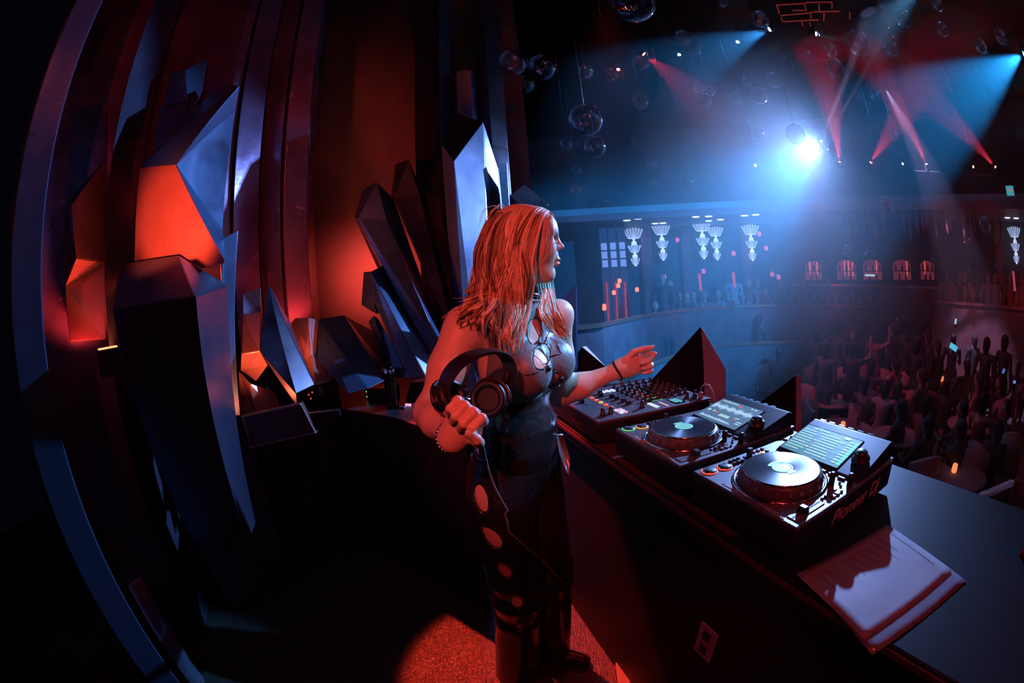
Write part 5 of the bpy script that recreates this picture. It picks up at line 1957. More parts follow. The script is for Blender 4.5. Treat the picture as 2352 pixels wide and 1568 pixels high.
# ---------------------------------------------------------------- headphones held in the right hand
m_band = mat('headphone_black', (.010, .010, .012), .36, spec=.6)
m_pad = mat('ear_pad_leather', (.008, .008, .009), .5)
hpz = thing('headphones', 'black over-ear headphones dangling from the DJ right hand', 'headphones', V3(P(1100, 880, .86)))
ho = V3(P(1100, 880, .86))
bandpx = [(1026, 925, .84), (1020, 895, .845), (1030, 862, .855), (1052, 835, .865), (1085, 815, .88), (1122, 806, .90), (1152, 812, .92), (1168, 832, .935), (1171, 862, .94), (1160, 890, .94)]
bp = [V3(P(*q)) - ho for q in bandpx]
bp = [kb(bp, i / 39) for i in range(40)]
bn = MB()
wv_ = nrm3(np.cross(bp[20] - bp[0], bp[-1] - bp[20]))     # axis across the band
vs, fs = [], []
for i, p in enumerate(bp):
    t = nrm3(bp[min(i + 1, 39)] - bp[max(i - 1, 0)])
    o_ = nrm3(np.cross(t, wv_))
    w_ = (.017 + .006 * math.sin(math.pi * i / 39))
    for a, b_ in ((-1, -1), (1, -1), (1, 1), (-1, 1)):
        vs.append(p + wv_ * a * w_ + o_ * b_ * .0035)
for i in range(39):
    for k in range(4):
        fs.append((i * 4 + k, i * 4 + (k + 1) % 4, i * 4 + 4 + (k + 1) % 4, i * 4 + 4 + k))
fs += [(0, 1, 2, 3), tuple(39 * 4 + k for k in (3, 2, 1, 0))]
bn.add(vs, fs, False)
bn.build('headband', m_band, hpz, bevel=.002, fix=True)
for cpx, nx, rr_, nm in (((1122, 916, .90), nrm3(V3((0, 0, CAMZ)) - V3(P(1122, 916, .90)) + V3((-.30, 0, .06))), .040, 'ear_cup'), ((1034, 912, .86), nrm3(V3((.75, -.45, .45))), .036, 'ear_cup')):
    c = V3(P(*cpx)) - ho
    q = Vector([float(v) for v in nx]).to_track_quat('Z', 'Y').to_matrix().to_4x4()
    M_ = Matrix.Translation([float(v) for v in c]) @ q
    cu = MB().lathe([(.010, -.030), (rr_ * .86, -.026), (rr_, -.014), (rr_, -.002), (rr_ * .95, .0)], 32, M=M_).build(nm, m_band, hpz)
    MB().lathe([(rr_ * .98, -.002), (rr_ * 1.02, .008), (rr_ * .92, .016), (rr_ * .66, .014), (rr_ * .60, .002)], 32, M=M_, cap=False).build('ear_pad', m_pad, cu)
    MB().lathe([(rr_ * .62, .002), (.001, .0025)], 24, M=M_, cap=False).build('grille', m_black, cu)
    MB().lathe([(rr_ * 1.005, -.012), (rr_ * 1.02, -.010), (rr_ * 1.02, -.006), (rr_ * 1.005, -.004)], 32, M=M_, cap=False).build('trim_ring', m_chrome, cu)
    yk = MB().tube([Vector([float(v) for v in (c + V3(q @ Vector((math.cos(a) * rr_ * 1.12, math.sin(a) * rr_ * 1.12, -.010))))]) for a in np.linspace(-.2, 3.34, 14)], .0038, 8)
    yk.build('yoke', m_band, hpz)
sl_ = MB().tube([V3(P(1150, 900, .935)) - ho, V3(P(1166, 872, .94)) - ho, V3(P(1171, 850, .94)) - ho], .0085, 10, flat=.5)
sl_.build('slider', m_band, hpz)
sl2 = MB().tube([V3(P(1024, 922, .84)) - ho, V3(P(1045, 912, .83)) - ho, V3(P(1078, 922, .82)) - ho], .007, 10, flat=.6)
sl2.build('slider', m_chrome, hpz)
cpx = [(1094, 985, .88), (1108, 1020, .93), (1120, 1070, .97), (1133, 1110, 1.0), (1158, 1158, 1.02), (1166, 1172, 1.02), (1160, 1180, 1.02), (1166, 1200, 1.02), (1170, 1222, 1.03), (1182, 1232, 1.04), (1215, 1262, 1.06), (1250, 1290, 1.09), (1275, 1318, 1.10), (1300, 1342, 1.12)]
cq = []
for q in cpx:
    hit = march(pants, q[0], q[1], .75, 1.5)
    on = math.hypot(hit[0], hit[1]) - .012
    cq.append(V3(P(q[0], q[1], min(q[2], on) if q[1] > 1050 else q[2])) - ho)
MB().tube([kb(cq, i / 59) for i in range(60)], .0026, 8).build('cable', mat('headphone_cable', (.16, .15, .16), .45), hpz)

ORD = ['', 'second ', 'third ', 'fourth ', 'fifth ', 'sixth ', 'seventh ', 'eighth ', 'ninth ', 'tenth ', 'eleventh ', 'twelfth ', 'thirteenth ', 'fourteenth ', 'fifteenth ', 'sixteenth ', 'seventeenth ', 'eighteenth ', 'nineteenth ',
       'twentieth ', 'twenty-first ', 'twenty-second ', 'twenty-third ', 'twenty-fourth ', 'twenty-fifth ', 'twenty-sixth ', 'twenty-seventh ', 'twenty-eighth ', 'twenty-ninth ', 'thirtieth ']
AUTO = []                                             # (object, description, px, py, landmarks): told apart at the end by what they hang or sit beside


def from_left(objs, what):
    for k, o in enumerate(objs):
        o['label'] = (ORD[k] if k else 'first ') + what


# ---------------------------------------------------------------- balcony details
m_scon = mat('sconce_glass', (.30, .34, .42), .4, emit=(.45, .60, 1.), es=.65)
m_scon2 = mat('sconce_core', (.3, .3, .4), .4, emit=(.62, .76, 1.), es=1.1)
m_pil = mat('pilaster_red_velvet', (.30, .08, .10), .55, vary=.2, vscale=3)
m_pan = mat('mirror_tile', (.42, .46, .55), .35, metal=.3)
g_down = glow('downlight_glow', (.75, .82, 1.), 1.5)


def fan(R_, z, w0, w1, h, n, core):
    """one tier of a fan-shaped sconce: n glass blades flaring upwards"""
    pt = thing('x', None, None)
    bpy.data.objects.remove(pt)
    tier = MB()
    tier.box((0, -.03, z + .012), (w0 * .8, .08, .03))
    t_o = tier.build('tier_base', m_scon2, R_)
    for k in range(n):
        t = (k + .5) / n * 2 - 1
        b = MB()
        x0, x1 = t * w0 / 2, t * w1 / 2
        a0, a1 = w0 / n * .42, w1 / n * .40
        hh_ = h * (1 - .16 * t * t)
        y = -.05 - .06 * (1 - t * t)
        vs = [(x0 - a0, y, z), (x0 + a0, y, z), (x1 + a1, y - .04, z + hh_ * .9), (x1, y - .05, z + hh_), (x1 - a1, y - .04, z + hh_ * .9)]
        b.add(vs + [(p[0], p[1] + .015, p[2]) for p in vs], [(0, 1, 2, 3, 4), (9, 8, 7, 6, 5)] + [(i, 5 + i, 5 + (i + 1) % 5, (i + 1) % 5) for i in range(5)])
        b.build('glass_blade', m_scon, t_o, fix=True)


sroot = None
SC = [((1457, 566), 1.0, 'fan sconce nearest the left pillars'), ((1521, 556), .93, 'second fan sconce from the left, alone on its panel'), ((1614, 549), 1.0, 'larger fan sconce of the close pair'),
      ((1645, 558), .86, 'smaller fan sconce of the close pair'), ((1726, 556), .92, 'hazy fan sconce at the edge of the glare'), ((2332, 562), .80, 'lone fan sconce at the far right')]
for (px, py), s, lb in SC:
    az, el = azel(px, py)
    r = 12.2
    p = pol(az, r, CAMZ + r * math.tan(math.radians(el)))
    if sroot is None:
        o = thing('fan_sconce', 'white three-tier ' + lb, 'wall lamp', p, math.radians(-az), 'fan sconces on the rear wall')
        fan(o, .22, .34, .58, .30, 7, 1)
        fan(o, -.17, .22, .40, .22, 5, 1)
        fan(o, -.50, .16, .28, .19, 5, 1)
        MB().box((0, .0, -.05), (.06, .10, 1.0)).build('spine', m_scon2, o)
        for z in (.08, -.28):
            MB().ball((0, -.08, z), .075, 10).build('lamp_globe', m_scon2, o)
        sroot = o
    else:
        o = copy_tree(sroot)
        o['label'] = 'white three-tier ' + lb
        o.location = p
        o.rotation_euler.z = math.radians(-az)
    o.scale = (s * 1.02, 1, s)

_dl = []
for i, (px, py) in enumerate([(1440, 507), (1466, 503), (1505, 514), (1523, 513), (1598, 495), (1627, 492), (1628, 508), (1655, 505), (1710, 496), (1736, 494), (2314, 501), (2334, 502)]):
    q = PZ(px, py, 2.985)
    rr_ = math.hypot(q.x, q.y)
    if rr_ > 12.3 or rr_ < 10.4:
        q = Vector((q.x, q.y, 0)) * (min(max(rr_, 10.6), 12.2) / rr_)
        q.z = 2.985
    o = MB().lathe([(.10, .012), (.085, 0), (.001, -.002)], 16).build('downlight', g_down)
    o.location = q
    tag(o, 'x', 'downlight', 'soffit downlights')
    _dl.append((px, o))
from_left([o for _, o in sorted(_dl, key=lambda q: q[0])], 'round white downlight from the left in the balcony soffit')

# pilasters and mirror-tile columns on the rear wall
for px, w, lb in ((1487, .30, 'red pilaster right of the first sconce'), (1578, .26, 'red pilaster left of the sconce pair'), (1718, .34, 'red pilaster under the haziest sconce'), (2296, .25, 'dim pilaster left of the far right sconce')):
    az, el = azel(px, 600)
    p = pol(az, 12.4, 0)
    t = thing('pilaster', lb, 'pilaster', p, math.radians(-az), 'red pilasters of the rear wall')
    MB().box((0, 0, 1.5), (w, .16, 3.0)).build('shaft', m_pil, t, bevel=.01)
    for k in range(5):
        MB().box((0, -.09, .5 + k * .55), (w * .7, .02, .42)).build('panel', m_pil, t, bevel=.008)
for px, lb in ((1388, 'leftmost blue tiled column on the balcony'), (1409, 'middle blue tiled column on the balcony'), (1430, 'blue tiled column nearest the first sconce')):
    az, el = azel(px, 580)
    p = pol(az, 11.2, 0)
    t = thing('tiled_column', lb, 'column', p, math.radians(-az), 'tiled columns at the left of the balcony')
    MB().box((0, 0, 1.5), (.20, .12, 3.0)).build('shaft', m_pil, t)
    for k in range(3):
        o = MB().box((0, -.07, 1.98 + k * .22), (.15, .03, .18)).build('mirror_tile', mat('tile_glow%d' % k, (.3, .35, .5), .4, emit=(.35, .45, .85), es=.45), t, bevel=.01)
    MB().box((0, -.07, .9), (.05, .02, 1.2)).build('red_strip', glow('strip_red_%d' % px, (.55, .05, .06), .6), t)

# bar niches with arches
m_bar = mat('bar_back_red', (.40, .08, .10), .5)
g_strip = glow('bar_strip_red', (1., .16, .12), .8)
g_back = glow('bar_back_glow', (.42, .05, .10), .32)
bottle = MB().lathe([(.04, 0), (.042, .02), (.042, .17), (.016, .22), (.014, .29), (.001, .29)], 12).mesh('bottle', mat('bottle_glass', (.30, .08, .06), .15, spec=.8))
for i, (px, w, lb) in enumerate(((1868, .50, 'hazy arched bar niche at the edge of the glare'), (1944, .58, 'arched bar niche with a bright pair of strips'), (2004, .58, 'arched bar niche with one strip and bottles'),
                                 (2072, .56, 'arched bar niche with a leaning strip'), (2130, .44, 'dim arched bar niche at the right end'))):
    az, el = azel(px, 620)
    zb = CAMZ + 12.3 * math.tan(math.radians(azel(px, 642)[1]))
    t = thing('bar_niche', lb, 'niche', pol(az, 12.35, zb), math.radians(-az), 'arched niches of the rear bar')
    prof = [(-w / 2, 0), (w / 2, 0), (w / 2, .34)] + [(w / 2 * math.cos(a), .34 + w / 2 * math.sin(a) * .62) for a in np.linspace(.2, math.pi - .2, 9)] + [(-w / 2, .34)]
    b = MB()
    n = len(prof)
    vs = [(x, .0, z) for x, z in prof] + [(x, .18, z) for x, z in prof]
    b.add(vs, [(k, (k + 1) % n, n + (k + 1) % n, n + k) for k in range(n)])
    b.build('arch_reveal', m_bar, t)
    b = MB()
    b.add([(x, .17, z) for x, z in prof], [tuple(range(n))])
    b.build('glowing_back', g_back, t)
    MB().box((0, .06, .22), (w, .14, .02)).build('shelf', m_black, t)
    for k, x in enumerate([(-.10, .12), (-.05, .07, .2), (.13,), (.16,), (-.08,)][i]):
        MB().box((x, .12, .30), (.035, .02, .42)).build('strip_light', g_strip, t)
    b = MB()
    o2 = [(-w / 2 - .06, -.02), (w / 2 + .06, -.02), (w / 2 + .06, .34)] + [((w / 2 + .06) * math.cos(a), .36 + (w / 2 + .06) * math.sin(a) * .66) for a in np.linspace(.2, math.pi - .2, 9)] + [(-w / 2 - .06, .34)]
    vs = [(x, -.02, z) for x, z in prof] + [(x, -.02, z) for x, z in o2]
    b.add(vs, [(k, (k + 1) % n, n + (k + 1) % n, n + k) for k in range(2, n)])
    b.build('arch_trim', m_hwall, t)
    for k in range(5):
        o = obj_of('bottle', bottle)
        q = pol(az, 12.41, zb) + Matrix.Rotation(math.radians(-az), 3, 'Z') @ Vector((-w / 2 + .08 + k * (w - .14) / 4, 0, 0 if k % 2 else .23))
        o.location = q
        o.scale = (.8, .8, .62)
        tag(o, ORD[k] * bool(k) + ('first ' if k == 0 else '') + 'small dark bottle from the left in the ' + ('hazy arched bar niche', 'niche with paired strips', 'niche with one strip', 'niche with a leaning strip', 'dim end niche')[i], 'bottle', 'bottles in the rear bar niches')
ring(37, 62, 12.0, 12.25, 1.28, 1.34, 24, m_rail, 'trim_5', label='thin counter edge of the rear bar')
ring(36, 63, 12.02, 12.2, .4, 1.28, 24, m_tier, 'wall_bar_front', label='dark front of the rear bar')
o = MB().box((0, 0, 0), (.30, .03, .05)).build('till_display', glow('till_glow', (.45, .75, .8), .9))
q = P(1998, 632, 11.9)
o.location = q
o.rotation_euler.z = math.radians(-azel(1998, 632)[0])
tag(o, 'small pale lit display on the rear bar', 'display')

# glass drops and swags below the fascia
drop = MB().lathe([(.004, .0), (.020, -.12), (.045, -.42), (.03, -.55), (.001, -.62)], 10).mesh('glass_drop', mat('glass_drop_red', (.55, .16, .18), .25, spec=.8))
for i, px in enumerate([1916, 1945, 1963, 1982, 2006, 2027, 2074, 2086, 2104, 2117, 2126, 2146, 2172, 2180, 2210, 2226, 2236]):
    az, el = azel(px, 490)
    o = obj_of('hanging_drop', drop)
    o.location = pol(az, 10.33, 2.99)
    o.scale = (1, 1, .7 + .5 * ((i * 37) % 10) / 10)
    tag(o, (ORD[i] if i else 'first ') + 'slender red glass drop from the left under the fascia', 'pendant', 'glass drops under the fascia')
for k, pts in enumerate((((2238, 492), (2238, 515), (2234, 535), (2226, 550), (2214, 558)), ((2296, 500), (2298, 530), (2296, 552), (2288, 572), (2274, 583)))):
    q = [V3(P(x, y, 10.4)) for x, y in pts]
    b = MB()
    cu = [kb(q, i / 15) for i in range(16)]
    b.tube(cu, [.02 + .012 * math.sin(i) ** 2 for i in range(16)], 8)
    o = b.build('curtain_swag', mat('swag_red_%d' % k, (.55, .08, .08), .5))
    origin_to(o, q[0])
    tag(o, ('red curved curtain cord left of the lone sconce', 'fainter red curtain cord next to the lone sconce')[k], 'curtain cord')

# exit-type sign
sq_ = P(2320, 438, 9.4)
sg = thing('exit_sign', 'small cyan lit sign box with a red mark at the right', 'sign', sq_, math.radians(-azel(2320, 438)[0]))
MB().box((0, .03, 0), (.22, .06, .20)).build('box', m_fix, sg)
MB().box((0, -.003, 0), (.20, .006, .18)).build('face', glow('sign_face', (.06, .35, .45), .9), sg)
MB().box((0, -.008, .01), (.10, .004, .016)).build('mark', g_red, sg)
MB().lathe([(.012, .10), (.012, 6 - sq_.z)], 8).build('hanger', m_fix, sg)

# ceiling lattice of red-edged rods
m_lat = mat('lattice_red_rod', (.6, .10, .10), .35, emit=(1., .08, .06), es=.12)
lt_ = thing('ceiling_lattice', 'red-lit rod lattice hung under the ceiling', 'lattice', P(1840, 30, 5.6))
o0 = Vector(lt_.location)
for k, (a, b_) in enumerate([((1782, 12), (1850, 8)), ((1850, 6), (1912, 5)), ((1793, 36), (1862, 30)), ((1862, 28), (1930, 26)), ((1785, 14), (1790, 32)), ((1848, 8), (1852, 24)), ((1881, 10), (1882, 24)), ((1911, 6), (1911, 20)),
                             ((1794, 40), (1798, 50)), ((1862, 30), (1863, 44)), ((1893, 30), (1892, 48)), ((1952, 28), (1952, 44)), ((1842, 50), (1844, 60)), ((1860, 52), (1862, 60)), ((1800, 50), (1880, 46)), ((1820, 24), (1850, 24))]):
    pa, pb = P(*a, 5.6) - o0, P(*b_, 5.6) - o0
    MB().tube([pa, pb], .011, 6).build('rod', m_lat, lt_)
for k, (x, y) in enumerate(((1785, 10), (1930, 26), (1862, 44))):
    pa = P(x, y, 5.6) - o0
    MB().tube([pa, Vector((pa.x, pa.y, 6.0 - o0.z))], .006, 6).build('hanger', m_fix, lt_)
mc = thing('hanging_speaker', 'slim dark speaker hanging from a thin cord', 'speaker', P(1517, 190, 6.2))
MB().box((0, 0, -.05), (.11, .10, .26), taper=1.).build('cabinet', m_fix, mc, bevel=.01)
MB().tube([(0, 0, .08), (0, 0, 6 - mc.location.z)], .006, 6).build('cord', m_fix, mc)

# ---------------------------------------------------------------- glass globes under the ceiling
m_bub = bpy.data.materials.new('clear_globe_glass')
m_bub.use_nodes = True
nt = m_bub.node_tree
nt.nodes.remove(nt.nodes['Principled BSDF'])
lw_ = nt.nodes.new('ShaderNodeLayerWeight')
lw_.inputs['Blend'].default_value = .5
pw_ = nt.nodes.new('ShaderNodeMath')
pw_.operation = 'POWER'
pw_.inputs[1].default_value = 5.
nt.links.new(lw_.outputs['Facing'], pw_.inputs[0])
fr_ = nt.nodes.new('ShaderNodeMath')
fr_.operation = 'MULTIPLY_ADD'
fr_.inputs[1].default_value = .70
fr_.inputs[2].default_value = .16
nt.links.new(pw_.outputs[0], fr_.inputs[0])
tr_ = nt.nodes.new('ShaderNodeBsdfTransparent')
tr_.inputs[0].default_value = (.97, .97, .98, 1)
gl_ = nt.nodes.new('ShaderNodeBsdfGlossy')
gl_.inputs['Roughness'].default_value = .02
mx_ = nt.nodes.new('ShaderNodeMixShader')
nt.links.new(fr_.outputs[0], mx_.inputs[0])
nt.links.new(tr_.outputs[0], mx_.inputs[1])
nt.links.new(gl_.outputs[0], mx_.inputs[2])
nt.links.new(mx_.outputs[0], nt.nodes['Material Output'].inputs['Surface'])
gm = MB().ball((0, 0, 0), 1., 32)
gmesh = gm.mesh('glass', m_bub)
cordm = MB().lathe([(.0012, 0), (.0012, 1)], 5).mesh('cord', m_fix)
capm = MB().lathe([(.10, .975), (.10, 1.02), (.04, 1.05), (.001, 1.06)], 12).mesh('cap', m_chrome)
GL = [(1453, 4, 51), (1178, 143, 33), (1245, 154, 32), (1206, 193, 22), (1344, 165, 18), (1406, 170, 16.5), (1472, 144, 19), (1470, 233, 19), (1345, 275, 39), (1366, 337, 25), (1300, 331, 15), (1325, 330, 9), (1324, 390, 12.5), (1351, 394, 8),
      (1323, 435, 13.5), (1392, 461, 9), (1455, 322, 9), (1569, 87, 20), (1591, 109, 20), (1604, 201, 14), (1629, 208, 13), (1618, 230, 16), (1583, 254, 8), (1689, 225, 14), (1716, 187, 12), (1743, 219, 20), (1741, 304, 13),
      (1496, 376, 12), (1523, 385, 7), (1500, 420, 11), (1580, 419, 13), (1657, 2, 16), (1746, 44, 21), (2030, 4, 18), (2074, 41, 22), (2064, 4, 10), (1972, 98, 30), (2048, 112, 19), (2047, 74, 11), (2252, 105, 16), (2298, 83, 16),
      (2164, 67, 16), (2153, 9, 16), (1856, 130, 13), (1908, 115, 16), (1917, 154, 22), (1950, 164, 14), (1798, 130, 9), (1777, 183, 18), (2034, 199, 9), (1975, 221, 11), (2010, 217, 13), (1867, 225, 8), (2042, 245, 8), (2138, 237, 11),
      (2126, 267, 10), (2181, 255, 11), (2183, 205, 7), (1827, 308, 23), (1917, 344, 16), (2053, 309, 13), (2245, 309, 9), (2236, 344, 11), (2343, 306, 11), (2038, 473, 16), (2262, 516, 17), (1946, 576, 13), (1997, 594, 17),
      (2292, 612, 13), (2234, 621, 13), (2095, 661, 11), (1939, 632, 12), (1833, 619, 8), (1780, 634, 9), (2146, 594, 11), (1014, 37, 24)]
BIG = {(1453, 4): 'largest clear glass globe cut by the top edge', (1178, 143): 'left globe of the trio above the DJ', (1245, 154): 'right globe of the trio above the DJ', (1206, 193): 'lowest globe of the trio above the DJ',
       (1345, 275): 'big clear globe hanging right of the backdrop', (1366, 337): 'clear globe just below the big one', (1972, 98): 'large dark globe beside the narrow pale beam', (1827, 308): 'clear globe touching the big lamp glare',
       (1014, 37): 'lone globe in front of the red columns', (2262, 516): 'globe left of the lone sconce', (2038, 473): 'globe on the fascia line at the right', (1344, 165): 'small globe midway between the trio and the blue beam',
       (1472, 144): 'globe beside the red fanning lamp', (1470, 233): 'globe below the red fanning lamp', (1746, 44): 'globe in front of the upper blue lamp', (2074, 41): 'globe near the top right of the lattice'}
LM_TOP = [('the red fanning lamp', 1480, 125), ('the big white lamp', 1870, 335), ('the upper blue lamp', 1765, 68), ('the right-hand blue lamp', 2350, 124), ('the ceiling lattice', 1840, 30), ('the last red lamp', 2285, 382),
          ('the big clear globe', 1345, 275), ('the bar niches', 2000, 610), ('the lone sconce', 2332, 562), ('the violet beam', 2060, 240)]
for px, py, rp in GL:
    dia = .24 if rp > 28 else .20 if rp > 17 else .16
    d = dia * FPX / (2 * rp)
    dr = ray(px, py)
    p = Vector((0, 0, CAMZ)) + dr * min(d, 9.5)
    if p.z > 5.8:
        p = Vector((0, 0, CAMZ)) + dr * ((5.75 - CAMZ) / dr.z)
    rad = (p - Vector((0, 0, CAMZ))).length * rp / FPX
    o = thing('glass_globe', BIG.get((px, py), 'small clear glass globe hanging under the hall ceiling'), 'glass globe', p, 0, None if (px, py) in BIG else 'glass globes under the hall ceiling')
    if (px, py) not in BIG:
        AUTO.append((o, 'tiny clear glass globe' if rp < 12 else 'small clear glass globe', px, py, LM_TOP))
    g = obj_of('glass', gmesh, o)
    g.scale = (rad,) * 3
    cp = obj_of('cap', capm, o)
    cp.scale = (rad,) * 3
    c = obj_of('cord', cordm, o)
    c.location.z = rad
    c.scale.z = max(.01, 6 - p.z - rad)

# ---------------------------------------------------------------- the guests
def figure(pose):
    L = []
    if pose == 'sit':
        hip, sh, hd = .50, .98, 1.20
        L += [cap((-.09, 0, hip), (-.10, -.42, hip + .02), .085, .065, .05), cap((.09, 0, hip), (.10, -.42, hip + .02), .085, .065, .05), cap((-.10, -.42, hip), (-.10, -.40, .06), .06, .04, .04), cap((.10, -.42, hip), (.10, -.40, .06), .06, .04, .04),
              cap((-.10, -.40, .04), (-.10, -.52, .04), .04, .035, .03), cap((.10, -.40, .04), (.10, -.52, .04), .04, .035, .03)]
        arm = [((-.20, 0, sh), (-.25, -.12, .74), (-.12, -.34, .74)), ((.20, 0, sh), (.25, -.12, .74), (.12, -.34, .74))]
    else:
        hip, sh, hd = .93, 1.42, 1.63
        sp = .10 if pose == 'stand' else .13
        L += [cap((-.09, 0, hip), (-sp, -.02, .50), .085, .06, .05), cap((.09, 0, hip), (sp, .02, .50), .085, .06, .05), cap((-sp, -.02, .50), (-sp, .0, .06), .055, .04, .04), cap((sp, .02, .50), (sp, 0, .06), .055, .04, .04),
              cap((-sp, .02, .04), (-sp, -.14, .04), .042, .035, .03), cap((sp, .02, .04), (sp, -.14, .04), .042, .035, .03)]
        if pose == 'up':
            arm = [((-.20, 0, sh), (-.34, -.08, 1.52), (-.30, -.12, 1.80)), ((.20, 0, sh), (.28, -.08, 1.18), (.22, -.30, 1.30))]
        elif pose == 'phone':
            arm = [((-.20, 0, sh), (-.25, -.10, 1.14), (-.08, -.32, 1.34)), ((.20, 0, sh), (.25, -.08, 1.14), (.10, -.32, 1.32))]
        else:
            arm = [((-.20, 0, sh), (-.27, .02, 1.14), (-.25, -.06, .88)), ((.20, 0, sh), (.27, .02, 1.14), (.20, -.16, .95))]
    L += [ell((0, 0, hip + .03), (.16, .11, .13), None, .06), cap((0, 0, hip + .08), (0, 0, sh - .10), .115, .135, .06), cap((-.17, 0, sh), (.17, 0, sh), .062, .062, .06), cap((0, 0, sh), (0, -.01, hd - .05), .05, .045, .03),
          ell((0, -.015, hd), (.075, .092, .115), None, .02), ell((0, -.105, hd - .02), (.014, .018, .022), None, .02)]
    for a, b_, c in arm:
        L += [cap(a, b_, .048, .040, .03), cap(b_, c, .038, .028, .03), ell(c, (.038, .038, .045), None, .02)]
    hr_ = [ell((0, .012, hd + .03), (.086, .098, .105), None, .02), ell((0, .05, hd - .06), (.075, .05, .11), None, .03), ell((0, -.10, hd - .03), (.07, .06, .08), None, .015, 's')]
    return L, hr_


m_cl = [mat('guest_dark_clothes', (.03, .026, .032), .7), mat('guest_pale_clothes', (.26, .23, .25), .7), mat('guest_grey_clothes', (.08, .07, .08), .7), mat('guest_red_dress', (.20, .06, .06), .6)]
m_gskin = mat('guest_skin', (.30, .19, .15), .5)
m_gh = mat('guest_hair', (.02, .015, .013), .6)
FIG = {}
for ps_ in ('sit', 'stand', 'up', 'phone'):
    L, hr_ = figure(ps_)
    l, h = bbox(L, .05)
    Vv, Q = block(L, l, h, .026, None, 1)
    l, h = bbox(hr_, .05)
    Vh, Qh = block(hr_, l, h, .022, None, 1)
    hm = np_mesh('hair', Vh, Qh, m_gh)
    for ci, cm in enumerate(m_cl):
        me = np_mesh('guest', Vv, Q, cm)
        me.materials.append(m_gskin)
        cz_ = Vv[Q].mean(1)
        hd = 1.20 if ps_ == 'sit' else 1.63
        sk = (cz_[:, 2] > hd - .14)
        if ci == 3:
            sk |= (np.abs(cz_[:, 0]) > .20)
        me.polygons.foreach_set('material_index', sk.astype(np.int32))
        FIG[ps_, ci] = (me, hm)


def guest(px, py, r, pose, ci, face, label, z0=HZ, group='guests of the club'):
    """px, py: photograph pixel of the chest; r: horizontal distance"""
    az, el = azel(px, py)
    o = obj_of('person', FIG[pose, ci][0])
    o.location = pol(az, r, z0)
    o.rotation_euler.z = math.radians(face)
    obj_of('hair', FIG[pose, ci][1], o)
    s = 1 + .05 * math.sin(px * 1.7)
    o.scale = (s, s, s)
    if label is None:
        AUTO.append((o, {'sit': 'seated', 'stand': 'standing', 'up': 'arm-raising', 'phone': 'hands-up'}[pose] + ' guest in ' + ('dark', 'pale', 'grey', 'red')[ci] + ' clothes', px, py, LM_FLOOR))
        label = 'x'
    return tag(o, label, 'person', group)


def floor_r(px, py, hgt):
    d = ray(px, py)
    return (HZ + hgt - CAMZ) / d.z * math.hypot(d.x, d.y)


LM_FLOOR = [('the cyan tablet', 2190, 797), ('the pale-shirted standing guest', 1890, 775), ('the low red-edged spike', 1830, 880), ('the nearest player screen', 1930, 1000), ('the tiny blue phone', 2330, 877), ('the bar niches', 2000, 620)]
m_tab = mat('table_cloth', (.30, .16, .17), .6)
m_chair = mat('chair_upholstery', (.34, .17, .17), .6)
ctop = MB().lathe([(.40, .70), (.42, .715), (.42, .735), (.40, .745), (.001, .745)], 28).mesh('table_top', m_tab)
cleg = MB().lathe([(.05, .03), (.035, .1), (.035, .69), (.10, .70)], 12).mesh('column', m_fix)
cbase = MB().lathe([(.24, 0), (.24, .015), (.06, .04)], 20).mesh('base', m_fix)


def cafe_table(px, py, label, s=1.):
    r = min(floor_r(px, py, .74), 9.6)
    t = thing('cafe_table', label, 'table', pol(azel(px, py)[0], r, HZ), 0, 'round tables on the hall floor')
    obj_of('table_top', ctop, t)
    obj_of('column', cleg, t)
    obj_of('base', cbase, t)
    t.scale = (s, s, 1)
    lo = MB().lathe([(.03, 0), (.04, .02), (.035, .09), (.02, .10), (.001, .10)], 12).build('table_candle', glow('candle', (1., .25, .10), 1.2))
    lo.location = pol(azel(px, py)[0], r, HZ + .746)
    tag(lo, 'small glowing candle on the ' + label, 'candle', 'candle cups on the tables')
    return t


seat_m = MB().box((0, 0, .44), (.46, .44, .10)).mesh('seat', m_chair)
bk = MB()
n = 10
vs, fs = [], []
for i in range(n + 1):
    a = math.radians(-62 + 124 * i / n)
    x, y = .25 * math.sin(a), .27 * math.cos(a) - .03
    zt = .98 - .10 * (abs(a) / 1.08) ** 2
    vs += [(x, y, .40), (x, y, zt), (x * 1.16, y * 1.16 + .03, zt), (x * 1.16, y * 1.16 + .03, .40)]
for i in range(n):
    for k in range(4):
        p, q = i * 4 + k, i * 4 + (k + 1) % 4
        fs.append((p, q, q + 4, p + 4))
fs += [(0, 1, 2, 3), tuple(n * 4 + k for k in (3, 2, 1, 0))]
bk.add(vs, fs, True)
back_m = bk.mesh('backrest', m_chair)
leg_m = MB().lathe([(.014, 0), (.02, .40)], 8).mesh('leg', m_fix)


def club_chair(px, py, face, label):
    r = min(floor_r(px, py, .80), 9.3)
    t = thing('club_chair', label, 'chair', pol(azel(px, py)[0], r, HZ), math.radians(face), 'tub chairs on the hall floor')
    obj_of('seat', seat_m, t)
    obj_of('backrest', back_m, t)
    for x in (-.19, .19):
        for y in (-.18, .18):
            obj_of('leg', leg_m, t).location = (x, y, 0)
    return t


